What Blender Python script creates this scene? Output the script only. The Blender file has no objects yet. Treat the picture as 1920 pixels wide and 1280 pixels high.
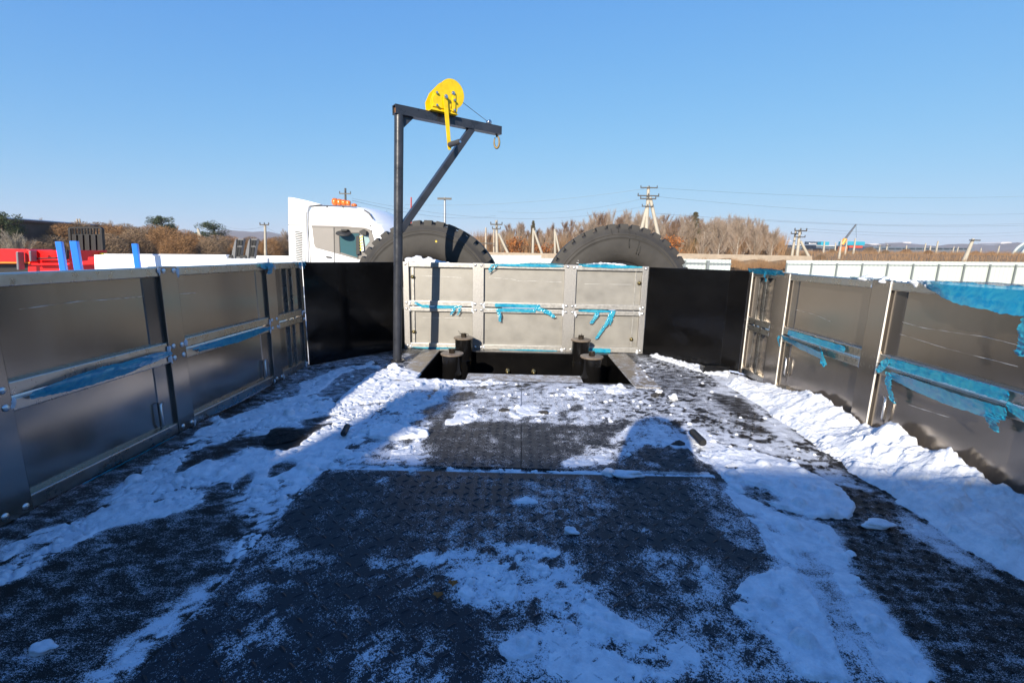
import bpy, math, random
import numpy as np
from mathutils import Vector, Matrix
rnd = random.Random(7)
SC = bpy.context.scene
COL = SC.collection
# ------------------------------------------------------------------ camera
FPX, PITCH, YAW, ROLL = 845.841, .192, -.0185, .0198
CAM = Vector((-.033, 0, .6694))
_R = Vector((math.cos(YAW), -math.sin(YAW), 0)); _F = Vector((math.sin(YAW), math.cos(YAW), 0)); _Z = Vector((0, 0, 1))
_D = _F*math.cos(PITCH) - _Z*math.sin(PITCH); _V = _F*math.sin(PITCH) + _Z*math.cos(PITCH)
_CR = _R*math.cos(ROLL) + _V*math.sin(ROLL); _CU = -_R*math.sin(ROLL) + _V*math.cos(ROLL)
cd = bpy.data.cameras.new('camera'); cam = bpy.data.objects.new('camera', cd); COL.objects.link(cam)
m3 = Matrix((_CR, _CU, -_D)).transposed()
cam.matrix_world = Matrix.Translation(CAM) @ m3.to_4x4()
cd.lens = FPX/1920*36; cd.sensor_width = 36; cd.sensor_fit = 'HORIZONTAL'; cd.clip_start = .01; cd.clip_end = 12000
SC.camera = cam
# ------------------------------------------------------------------ light
SUN_AZ, SUN_EL = 18.5, 22.5            # the sun stands behind the viewer's left shoulder
w = bpy.data.worlds.new('World'); SC.world = w; w.use_nodes = True
nt = w.node_tree; bg = nt.nodes['Background']
sky = nt.nodes.new('ShaderNodeTexSky'); sky.sky_type = 'NISHITA'; sky.sun_disc = False
sky.sun_elevation = math.radians(SUN_EL); sky.sun_rotation = math.radians(180+SUN_AZ)
sky.altitude = 100; sky.air_density = 1.0; sky.dust_density = .0; sky.ozone_density = 6.0
sp = nt.nodes.new('ShaderNodeSeparateColor'); cb_ = nt.nodes.new('ShaderNodeCombineColor'); nt.links.new(sky.outputs[0], sp.inputs[0])
for i_, (k_, a_) in enumerate(((7.0, 1.25), (3.0, 1.02), (1.0, 1.05))):      # one even soft shoulder over the whole dome
    ad_ = nt.nodes.new('ShaderNodeMath'); ad_.operation = 'ADD'; ad_.inputs[1].default_value = k_
    dv_ = nt.nodes.new('ShaderNodeMath'); dv_.operation = 'DIVIDE'
    ml = nt.nodes.new('ShaderNodeMath'); ml.operation = 'MULTIPLY'; ml.inputs[1].default_value = a_/.182
    nt.links.new(sp.outputs[i_], ad_.inputs[0]); nt.links.new(sp.outputs[i_], dv_.inputs[0]); nt.links.new(ad_.outputs[0], dv_.inputs[1]); nt.links.new(dv_.outputs[0], ml.inputs[0]); nt.links.new(ml.outputs[0], cb_.inputs[i_])
nt.links.new(cb_.outputs[0], bg.inputs[0]); bg.inputs[1].default_value = .12
sd = bpy.data.lights.new('sun', 'SUN'); sd.energy = 5.0; sd.angle = math.radians(.5); sd.color = (1, .90, .75)
sun = bpy.data.objects.new('sun', sd); COL.objects.link(sun)
a, e = math.radians(SUN_AZ), math.radians(SUN_EL)
sun.rotation_euler = Vector((math.sin(a)*math.cos(e), math.cos(a)*math.cos(e), -math.sin(e))).to_track_quat('-Z', 'Y').to_euler()
vs = SC.view_settings; vs.view_transform = 'Standard'; vs.look = 'None'; vs.exposure = .6; vs.gamma = 1; vs.use_curve_mapping = False
SC.cycles.max_bounces = 8; SC.cycles.transparent_max_bounces = 8

# ------------------------------------------------------------------ helpers
def sight(px, py, Y):                    # a surveyed point: line of sight met with the plane at depth Y
    d = _D + _CR*((px-960)/FPX) + _CU*((640-py)/FPX)
    return CAM + d*(Y/d.y)
def gz(x, y):                            # terrain height
    r = math.hypot(x, y)
    t = min(1, max(0, (r-34)/110)); t = t*t*(3-2*t)
    u = min(1, max(0, (r-120)/700)); u = u*u*(3-2*u)
    return -1.5 + 3.9*t + 9*u

MATS = {}
def N(nt, t, **kw):
    n = nt.nodes.new(t)
    for k, v in kw.items(): setattr(n, k, v)
    return n
def pbr(name, col, rough=.5, metal=0, var=0, vscale=8, bump=0, bscale=40, coat=0, stretch=None, spec=.5, rvar=0, trans=0, alpha=1, col2=None, emit=0):
    if name in MATS: return MATS[name]
    m = bpy.data.materials.new(name); m.use_nodes = True; nt = m.node_tree; b = nt.nodes['Principled BSDF']
    b.inputs['Base Color'].default_value = (*col, 1); b.inputs['Roughness'].default_value = rough; b.inputs['Metallic'].default_value = metal
    b.inputs['Specular IOR Level'].default_value = spec; b.inputs['Coat Weight'].default_value = coat; b.inputs['Coat Roughness'].default_value = .08
    b.inputs['Transmission Weight'].default_value = trans; b.inputs['Alpha'].default_value = alpha
    L = nt.links.new
    if var or bump or rvar or col2:
        tc = N(nt, 'ShaderNodeTexCoord'); mp = N(nt, 'ShaderNodeMapping'); L(tc.outputs['Object'], mp.inputs[0])
        if stretch: mp.inputs['Scale'].default_value = stretch
        n = N(nt, 'ShaderNodeTexNoise'); n.inputs['Scale'].default_value = vscale; n.inputs['Detail'].default_value = 6; n.inputs['Roughness'].default_value = .62
        L(mp.outputs[0], n.inputs['Vector'])
        if var or col2:
            mr = N(nt, 'ShaderNodeMapRange'); mr.inputs[1].default_value = .3; mr.inputs[2].default_value = .7
            L(n.outputs[0], mr.inputs[0])
            mx = N(nt, 'ShaderNodeMix', data_type='RGBA'); L(mr.outputs[0], mx.inputs[0])
            c2 = col2 if col2 else tuple(min(1, c*(1+var)) for c in col)
            c1 = col if col2 else tuple(c*(1-var) for c in col)
            mx.inputs[6].default_value = (*c1, 1); mx.inputs[7].default_value = (*c2, 1)
            L(mx.outputs[2], b.inputs['Base Color'])
        if rvar:
            m2 = N(nt, 'ShaderNodeMapRange'); m2.inputs[1].default_value = .3; m2.inputs[2].default_value = .7
            m2.inputs[3].default_value = max(.02, rough-rvar); m2.inputs[4].default_value = rough+rvar
            L(n.outputs[0], m2.inputs[0]); L(m2.outputs[0], b.inputs['Roughness'])
        if bump:
            n2 = N(nt, 'ShaderNodeTexNoise'); n2.inputs['Scale'].default_value = bscale; n2.inputs['Detail'].default_value = 5
            L(mp.outputs[0], n2.inputs['Vector'])
            bp = N(nt, 'ShaderNodeBump'); bp.inputs['Strength'].default_value = bump; bp.inputs['Distance'].default_value = .01
            L(n2.outputs[0], bp.inputs['Height']); L(bp.outputs[0], b.inputs['Normal'])
    MATS[name] = m; return m

class MB:
    def __init__(s): s.v = []; s.f = []
    def add(s, vs, fs):
        o = len(s.v); s.v += [tuple(p) for p in vs]; s.f += [tuple(i+o for i in f) for f in fs]; return s
    def box(s, x0, x1, y0, y1, z0, z1):
        return s.add([(x0,y0,z0),(x1,y0,z0),(x1,y1,z0),(x0,y1,z0),(x0,y0,z1),(x1,y0,z1),(x1,y1,z1),(x0,y1,z1)],
                     [(0,3,2,1),(4,5,6,7),(0,1,5,4),(1,2,6,5),(2,3,7,6),(3,0,4,7)])
    def obox(s, M, x0, x1, y0, y1, z0, z1):
        o = len(s.v); s.box(x0,x1,y0,y1,z0,z1); s.v[o:] = [tuple(M @ Vector(p)) for p in s.v[o:]]; return s
    def tube(s, p, q, r, n=10, r2=None, caps=True):
        p = Vector(p); q = Vector(q); r2 = r if r2 is None else r2; d = q-p
        if d.length < 1e-9: return s
        d.normalize(); a = d.orthogonal().normalized(); b = d.cross(a)
        vs = [p+(a*math.cos(2*math.pi*i/n)+b*math.sin(2*math.pi*i/n))*r for i in range(n)]
        vs += [q+(a*math.cos(2*math.pi*i/n)+b*math.sin(2*math.pi*i/n))*r2 for i in range(n)]
        fs = [(i,(i+1)%n,n+(i+1)%n,n+i) for i in range(n)]
        if caps: fs += [tuple(range(n-1,-1,-1)), tuple(range(n,2*n))]
        return s.add(vs, fs)
    def path(s, pts, r, n=8):
        pts = [Vector(p) for p in pts]; rings = []
        a = None
        for i, p in enumerate(pts):
            d = (pts[min(i+1,len(pts)-1)]-pts[max(i-1,0)]).normalized()
            if a is None: a = d.orthogonal().normalized()
            else: a = (a - d*a.dot(d)).normalized()
            b = d.cross(a); rr = r[i] if isinstance(r, (list, tuple)) else r
            rings.append([p+(a*math.cos(2*math.pi*k/n)+b*math.sin(2*math.pi*k/n))*rr for k in range(n)])
        vs = [v for g in rings for v in g]; fs = []
        for i in range(len(pts)-1):
            for k in range(n): fs.append((i*n+k, i*n+(k+1)%n, (i+1)*n+(k+1)%n, (i+1)*n+k))
        fs += [tuple(range(n-1,-1,-1)), tuple(range((len(pts)-1)*n, len(pts)*n))]
        return s.add(vs, fs)
    def prism(s, pts, off):                # planar outline pushed along a vector
        off = Vector(off); n = len(pts); P = [Vector(p) for p in pts]
        return s.add(P+[p+off for p in P], [tuple(range(n-1,-1,-1)), tuple(range(n,2*n))]+[(i,(i+1)%n,n+(i+1)%n,n+i) for i in range(n)])
    def lathe(s, prof, c, axis='z', n=32, closed=False):   # prof: (r, h)
        c = Vector(c); vs = []; m = len(prof)
        for i in range(n):
            a = 2*math.pi*i/n; ca, sa = math.cos(a), math.sin(a)
            for r, h in prof:
                if axis == 'z': vs.append(c+Vector((r*ca, r*sa, h)))
                elif axis == 'y': vs.append(c+Vector((r*ca, h, r*sa)))
                else: vs.append(c+Vector((h, r*ca, r*sa)))
        fs = []
        for i in range(n):
            j = (i+1) % n
            for k in range(m if closed else m-1):
                l = (k+1) % m; fs.append((i*m+k, j*m+k, j*m+l, i*m+l))
        return s.add(vs, fs)
    def ico(s, c, r, seed=0, amp=.25, sub=2, sc=(1,1,1)):
        vs, fs = ICO[sub]; rr = random.Random(seed); ph = [rr.uniform(0, 6) for _ in range(6)]
        out = []
        for v in vs:
            k = 1+amp*(math.sin(v[0]*3+ph[0])*math.sin(v[1]*4+ph[1])+math.sin(v[2]*5+ph[2]+v[0]*2)*.6+rr.uniform(-.35, .35)*.6)
            out.append((c[0]+v[0]*r*k*sc[0], c[1]+v[1]*r*k*sc[1], c[2]+v[2]*r*k*sc[2]))
        return s.add(out, fs)
    def mesh(s, name, mat, smooth=False):
        me = bpy.data.meshes.new(name); me.from_pydata(s.v, [], s.f); me.validate()
        import bmesh
        b = bmesh.new(); b.from_mesh(me); bmesh.ops.recalc_face_normals(b, faces=b.faces); b.to_mesh(me); b.free()
        if mat: me.materials.append(mat)
        if smooth: me.shade_smooth()
        return me
    def build(s, name, mat, parent=None, smooth=False, bevel=0, seg=2, world=True, auto=None):
        me = s.mesh(name, mat, smooth); return put(name, me, parent, world, bevel, seg, auto)
def put(name, me, parent=None, world=True, bevel=0, seg=2, auto=None):
    o = bpy.data.objects.new(name, me); COL.objects.link(o)
    if parent is not None:
        o.parent = parent
        if world:
            q = parent; L = Vector((0,0,0))
            while q is not None: L += q.location; q = q.parent
            o.location = -L
    if bevel:
        b = o.modifiers.new('bevel', 'BEVEL'); b.width = bevel; b.segments = seg; b.limit_method = 'ANGLE'; b.angle_limit = math.radians(40)
    if auto: me.set_sharp_from_angle(angle=math.radians(auto))
    return o
def _ico(sub):
    import bmesh
    b = bmesh.new(); bmesh.ops.create_icosphere(b, subdivisions=sub, radius=1)
    r = ([tuple(v.co) for v in b.verts], [tuple(v.index for v in f.verts) for f in b.faces]); b.free(); return r
ICO = {1: _ico(1), 2: _ico(2), 3: _ico(3)}
def tag(o, label, cat=None, group=None, kind=None):
    if label: o['label'] = label
    if cat: o['category'] = cat
    if group: o['group'] = group
    if kind: o['kind'] = kind
    return o
def thing(name, label, cat, loc=(0,0,0), group=None, rz=0):
    o = bpy.data.objects.new(name, None); COL.objects.link(o); o.location = loc; o.rotation_euler.z = rz
    o.empty_display_size = .1
    return tag(o, label, cat, group)
def copy_tree(o, parent=None):
    c = o.copy(); COL.objects.link(c); c.parent = parent
    for ch in list(o.children):
        if ch is not c: copy_tree(ch, c)
    return c
def struct(o): o['kind'] = 'structure'; return o

# value noise in numpy
def vnoise(x, y, seed):
    g = np.random.RandomState(seed).rand(256, 256)
    xi = np.floor(x).astype(int); yi = np.floor(y).astype(int); fx = x-xi; fy = y-yi
    fx = fx*fx*(3-2*fx); fy = fy*fy*(3-2*fy)
    a = g[xi & 255, yi & 255]; b = g[(xi+1) & 255, yi & 255]; c = g[xi & 255, (yi+1) & 255]; d = g[(xi+1) & 255, (yi+1) & 255]
    return (a*(1-fx)+b*fx)*(1-fy)+(c*(1-fx)+d*fx)*fy
def fbm(x, y, f, oct=4, seed=0, gain=.5):
    s = 0; a = 1; t = 0
    for i in range(oct): s = s+a*vnoise(x*f+i*17.3, y*f+i*5.7, seed+i); t += a; a *= gain; f *= 2.03
    return s/t
def cells(x, y, f, seed):                 # cellular noise: distance gap between the two nearest seeds, and a value per cell
    g = np.random.RandomState(seed).rand(64, 64, 3); x = x*f; y = y*f; xi = np.floor(x).astype(int); yi = np.floor(y).astype(int)
    d1 = np.full(x.shape, 9.); d2 = d1.copy(); v = np.zeros(x.shape)
    for a in (-1, 0, 1):
        for b in (-1, 0, 1):
            c = g[(xi+a) & 63, (yi+b) & 63]; d = np.hypot(xi+a+c[..., 0]-x, yi+b+c[..., 1]-y)
            n = d < d1; d2 = np.where(n, d1, np.minimum(d2, d)); v = np.where(n, c[..., 2], v); d1 = np.where(n, d, d1)
    return d2-d1, v
def sstep(a, b, x): t = np.clip((x-a)/(b-a), 0, 1); return t*t*(3-2*t)

# ------------------------------------------------------------------ materials
ALU = pbr('brushed_aluminium', (.315,.28,.248), .20, .88, var=.12, vscale=3, bump=.012, bscale=30, stretch=(1,1,.12), rvar=.05)
ALU_F = pbr('frosted_aluminium', (.285,.275,.255), .52, .55, var=.12, vscale=9, bump=.05, bscale=120, rvar=.08)
ALU_R = pbr('aluminium_rail', (.47,.45,.42), .30, 1, var=.10, vscale=30, bump=.04, bscale=90, rvar=.08)
BLACK = pbr('black_gloss_paint', (.003,.003,.0034), .14, 0, spec=.35, col2=(.006,.0057,.0057), vscale=5, bump=.05, bscale=16, rvar=.07)
BLACKM = pbr('black_worn_paint', (.022,.022,.025), .34, 0, var=.4, vscale=14, bump=.08, bscale=70, rvar=.1)
POSTM = pbr('dark_grey_paint', (.030,.033,.042), .32, 0, var=.3, vscale=12, bump=.06, bscale=60, rvar=.1)
RIVET = pbr('zinc_rivet', (.70,.70,.70), .35, 1)
BRASS = pbr('zinc_yellow_bolt', (.42,.32,.14), .38, 1, var=.2, vscale=60)
SEAL = pbr('grey_sealant', (.52,.55,.60), .55, 0, var=.15, vscale=60)
YEL = pbr('yellow_paint', (.78,.53,.004), .30, 0, var=.14, vscale=26, bump=.03, bscale=80)
RUB = pbr('black_rubber', (.018,.017,.016), .6, 0, var=.3, vscale=30, bump=.1, bscale=120)
TYRE = pbr('dusty_rubber', (.035,.032,.029), .72, 0, var=.35, vscale=6, bump=.12, bscale=90)
def film_mat():                          # thin wrinkled plastic: tinted, glossy, partly see-through
    m = bpy.data.materials.new('blue_film'); m.use_nodes = True; nt = m.node_tree; b = nt.nodes['Principled BSDF']; L = nt.links.new
    tc = N(nt, 'ShaderNodeTexCoord'); n = N(nt, 'ShaderNodeTexNoise'); n.inputs['Scale'].default_value = 34; n.inputs['Detail'].default_value = 5; n.inputs['Distortion'].default_value = 1.2; L(tc.outputs['Object'], n.inputs['Vector'])
    r = N(nt, 'ShaderNodeValToRGB'); L(n.outputs[0], r.inputs[0]); r.color_ramp.elements[0].position = .35; r.color_ramp.elements[0].color = (.004,.22,.40,1); r.color_ramp.elements[1].position = .72; r.color_ramp.elements[1].color = (.05,.45,.58,1); L(r.outputs[0], b.inputs['Base Color'])
    a = N(nt, 'ShaderNodeMapRange'); a.inputs[1].default_value = .3; a.inputs[2].default_value = .7; a.inputs[3].default_value = .96; a.inputs[4].default_value = .70; L(n.outputs[0], a.inputs[0]); L(a.outputs[0], b.inputs['Alpha'])
    b.inputs['Roughness'].default_value = .13; b.inputs['Specular IOR Level'].default_value = .7
    n2 = N(nt, 'ShaderNodeTexNoise'); n2.inputs['Scale'].default_value = 70; n2.inputs['Detail'].default_value = 4; n2.inputs['Distortion'].default_value = 2; L(tc.outputs['Object'], n2.inputs['Vector'])
    bp = N(nt, 'ShaderNodeBump'); bp.inputs['Strength'].default_value = .12; bp.inputs['Distance'].default_value = .005; L(n2.outputs[0], bp.inputs['Height']); L(bp.outputs[0], b.inputs['Normal'])
    return m
FILM = film_mat()
SNOW = None
def snow_mat():
    m = bpy.data.materials.new('snow'); m.use_nodes = True; nt = m.node_tree; b = nt.nodes['Principled BSDF']; L = nt.links.new
    tc = N(nt, 'ShaderNodeTexCoord')
    n1 = N(nt, 'ShaderNodeTexNoise'); n1.inputs['Scale'].default_value = 26; n1.inputs['Detail'].default_value = 8; n1.inputs['Roughness'].default_value = .7
    L(tc.outputs['Object'], n1.inputs['Vector'])
    mx = N(nt, 'ShaderNodeMix', data_type='RGBA'); mx.inputs[6].default_value = (.54,.575,.635,1); mx.inputs[7].default_value = (.81,.83,.87,1)
    mr = N(nt, 'ShaderNodeMapRange'); mr.inputs[1].default_value = .28; mr.inputs[2].default_value = .62
    L(n1.outputs[0], mr.inputs[0]); L(mr.outputs[0], mx.inputs[0]); L(mx.outputs[2], b.inputs['Base Color'])
    b.inputs['Roughness'].default_value = .65; b.inputs['Specular IOR Level'].default_value = .25
    n2 = N(nt, 'ShaderNodeTexNoise'); n2.inputs['Scale'].default_value = 260; n2.inputs['Detail'].default_value = 4; L(tc.outputs['Object'], n2.inputs['Vector'])
    ad = N(nt, 'ShaderNodeMath', operation='MULTIPLY_ADD'); ad.inputs[1].default_value = .35; L(n2.outputs[0], ad.inputs[0]); L(n1.outputs[0], ad.inputs[2])
    bp = N(nt, 'ShaderNodeBump'); bp.inputs['Strength'].default_value = .55; bp.inputs['Distance'].default_value = .012
    L(ad.outputs[0], bp.inputs['Height']); L(bp.outputs[0], b.inputs['Normal'])
    return m
SNOW = snow_mat()
def deck_mat(name, base, base2, rough, stretch=(1,1,1), warm=0):
    # painted steel, dusted with dry snow wherever the 'cover' attribute lets grains lie
    m = bpy.data.materials.new(name); m.use_nodes = True; nt = m.node_tree; b = nt.nodes['Principled BSDF']; L = nt.links.new
    b.inputs['Specular IOR Level'].default_value = .22
    at = N(nt, 'ShaderNodeAttribute'); at.attribute_name = 'cover'
    tc = N(nt, 'ShaderNodeTexCoord'); mp = N(nt, 'ShaderNodeMapping'); mp.inputs['Scale'].default_value = stretch; L(tc.outputs['Object'], mp.inputs[0])
    def noise(sc, det, ro=.6):
        n = N(nt, 'ShaderNodeTexNoise'); n.inputs['Scale'].default_value = sc; n.inputs['Detail'].default_value = det; n.inputs['Roughness'].default_value = ro
        L(mp.outputs[0], n.inputs['Vector']); return n.outputs[0]
    def math_(op, a, b_):
        n = N(nt, 'ShaderNodeMath', operation=op)
        for i, q in enumerate((a, b_)):
            if isinstance(q, (int, float)): n.inputs[i].default_value = q
            else: L(q, n.inputs[i])
        return n.outputs[0]
    A = noise(20, 6, .68); B = noise(190, 3, .7); G = noise(560, 2, .6)
    s = math_('ADD', math_('ADD', math_('MULTIPLY', A, .34), math_('MULTIPLY', B, .30)), math_('MULTIPLY', G, .36))
    mr = N(nt, 'ShaderNodeMapRange'); mr.inputs[1].default_value = .37; mr.inputs[2].default_value = .63; L(s, mr.inputs[0])
    d = math_('ADD', mr.outputs[0], math_('SUBTRACT', at.outputs['Fac'], 1.0))
    mk = N(nt, 'ShaderNodeMapRange', interpolation_type='SMOOTHSTEP'); mk.inputs[1].default_value = -.05; mk.inputs[2].default_value = .24; L(d, mk.inputs[0])
    st = N(nt, 'ShaderNodeMix', data_type='RGBA'); st.inputs[6].default_value = (*base, 1); st.inputs[7].default_value = (*base2, 1)
    C = noise(7, 8, .7); L(C, st.inputs[0])
    sn = N(nt, 'ShaderNodeMix', data_type='RGBA'); L(mk.outputs[0], sn.inputs[0]); L(st.outputs[2], sn.inputs[6]); sn.inputs[7].default_value = (.62,.65,.71,1)
    L(sn.outputs[2], b.inputs['Base Color'])
    rr = N(nt, 'ShaderNodeMapRange'); rr.inputs[3].default_value = rough; rr.inputs[4].default_value = .75; L(mk.outputs[0], rr.inputs[0]); L(rr.outputs[0], b.inputs['Roughness'])
    h = math_('ADD', mk.outputs[0], math_('MULTIPLY', B, .25))
    bp = N(nt, 'ShaderNodeBump'); bp.inputs['Strength'].default_value = .5; bp.inputs['Distance'].default_value = .004; L(h, bp.inputs['Height']); L(bp.outputs[0], b.inputs['Normal'])
    return m
DECK = deck_mat('antislip_deck_steel', (.007,.007,.007), (.021,.017,.013), .55, (1,1.6,1))
TREAD = deck_mat('tread_plate_steel', (.011,.012,.016), (.026,.026,.029), .42)
FRAME = deck_mat('bare_frame_steel', (.14,.115,.085), (.24,.20,.15), .42)
# ------------------------------------------------------------------ ground, hills
def terrain():
    rs = [0,6,12,20,28,34,40,48,58,70,85,100,120,145,175,220,280,360,480,640,850,1200,1800,2600,4000]; n = 96
    mb = MB(); vs = []; fs = []
    for i, r in enumerate(rs):
        for k in range(n):
            a = 2*math.pi*k/n; x, y = r*math.sin(a), r*math.cos(a)
            vs.append((x, y, gz(x, y)+(0 if r < 30 else rnd.uniform(-.12,.12)*min(3, r/80))))
    for i in range(len(rs)-1):
        for k in range(n):
            l = (k+1) % n; fs.append((i*n+k, i*n+l, (i+1)*n+l, (i+1)*n+k))
    mb.add(vs, fs)
    m = bpy.data.materials.new('winter_ground'); m.use_nodes = True; nt = m.node_tree; b = nt.nodes['Principled BSDF']; L = nt.links.new
    tc = N(nt, 'ShaderNodeTexCoord'); ln = N(nt, 'ShaderNodeVectorMath', operation='LENGTH'); L(tc.outputs['Object'], ln.inputs[0])
    far = N(nt, 'ShaderNodeMapRange'); far.inputs[1].default_value = 30; far.inputs[2].default_value = 40; L(ln.outputs['Value'], far.inputs[0])
    n1 = N(nt, 'ShaderNodeTexNoise'); n1.inputs['Scale'].default_value = .35; n1.inputs['Detail'].default_value = 9; L(tc.outputs['Object'], n1.inputs['Vector'])
    n2 = N(nt, 'ShaderNodeTexNoise'); n2.inputs['Scale'].default_value = 1.3; n2.inputs['Detail'].default_value = 10; n2.inputs['Roughness'].default_value = .7; L(tc.outputs['Object'], n2.inputs['Vector'])
    y = N(nt, 'ShaderNodeValToRGB'); L(n1.outputs[0], y.inputs[0]); y.color_ramp.elements[0].position = .40; y.color_ramp.elements[0].color = (.16,.12,.09,1); y.color_ramp.elements[1].position = .52; y.color_ramp.elements[1].color = (.80,.81,.84,1)
    g = N(nt, 'ShaderNodeValToRGB'); L(n2.outputs[0], g.inputs[0]); g.color_ramp.elements[0].position = .3; g.color_ramp.elements[0].color = (.13,.075,.035,1); g.color_ramp.elements[1].position = .7; g.color_ramp.elements[1].color = (.30,.20,.10,1)
    mx = N(nt, 'ShaderNodeMix', data_type='RGBA'); L(far.outputs[0], mx.inputs[0]); L(y.outputs[0], mx.inputs[6]); L(g.outputs[0], mx.inputs[7]); L(mx.outputs[2], b.inputs['Base Color'])
    b.inputs['Roughness'].default_value = .9
    o = mb.build('ground', m, smooth=True); struct(o); tag(o, 'snow patched yard running out into brown dry fields')
terrain()
def hills():
    m = pbr('far_hill_woods', (.085,.058,.055), .95, 0, vscale=.012, col2=(.17,.115,.10))
    me = pbr('hill_snowfield', (.62,.58,.56), .9, 0, var=.1, vscale=.02)
    mb = MB(); n = 150; rows = 7; vs = []; fs = []
    for j in range(rows+1):
        t = j/rows
        for i in range(n+1):
            a = math.radians(-62+124*i/n)
            d = 1900+700*t
            right = 1/(1+math.exp(-(i/n-.58)*14))
            top = 78*math.cos(a)*(1.0+.12*right)+9*math.sin(i*.21)+6*math.sin(i*.53+1)+4*math.sin(i*1.3)+2*math.sin(i*2.9)
            z = 4+(top-4)*math.sin(min(1, t*1.15)*math.pi/2)+(rnd.uniform(-2,2) if 0 < j else 0)
            vs.append((d*math.sin(a), d*math.cos(a), z))
    for j in range(rows):
        for i in range(n): q = j*(n+1)+i; fs.append((q, q+1, q+n+2, q+n+1))
    mb.add(vs, fs); o = mb.build('hills', m, smooth=True); struct(o); tag(o, 'low wooded hills along the horizon')
    # snowy clearings on the slopes
    mb = MB()
    for px, py, wd, ht in ((1702,455,16,3),(1740,463,20,2),(1845,462,14,3),(1888,456,24,5),(1870,459,10,2),(1640,458,22,2),(1480,452,12,1.4)):
        c = sight(px, py, 1820); k = 1820/FPX; pts = []
        for i in range(14):
            a = 2*math.pi*i/14; r = rnd.uniform(.7, 1.15); pts.append(c+Vector((math.cos(a)*wd*.5*k*r, 0, math.sin(a)*ht*.5*k*r)))
        mb.prism(pts, (0, 90, 0))
    o = mb.build('hill_clearings', me); struct(o); tag(o, 'pale snowy clearings on the far hillside')
hills()

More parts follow.
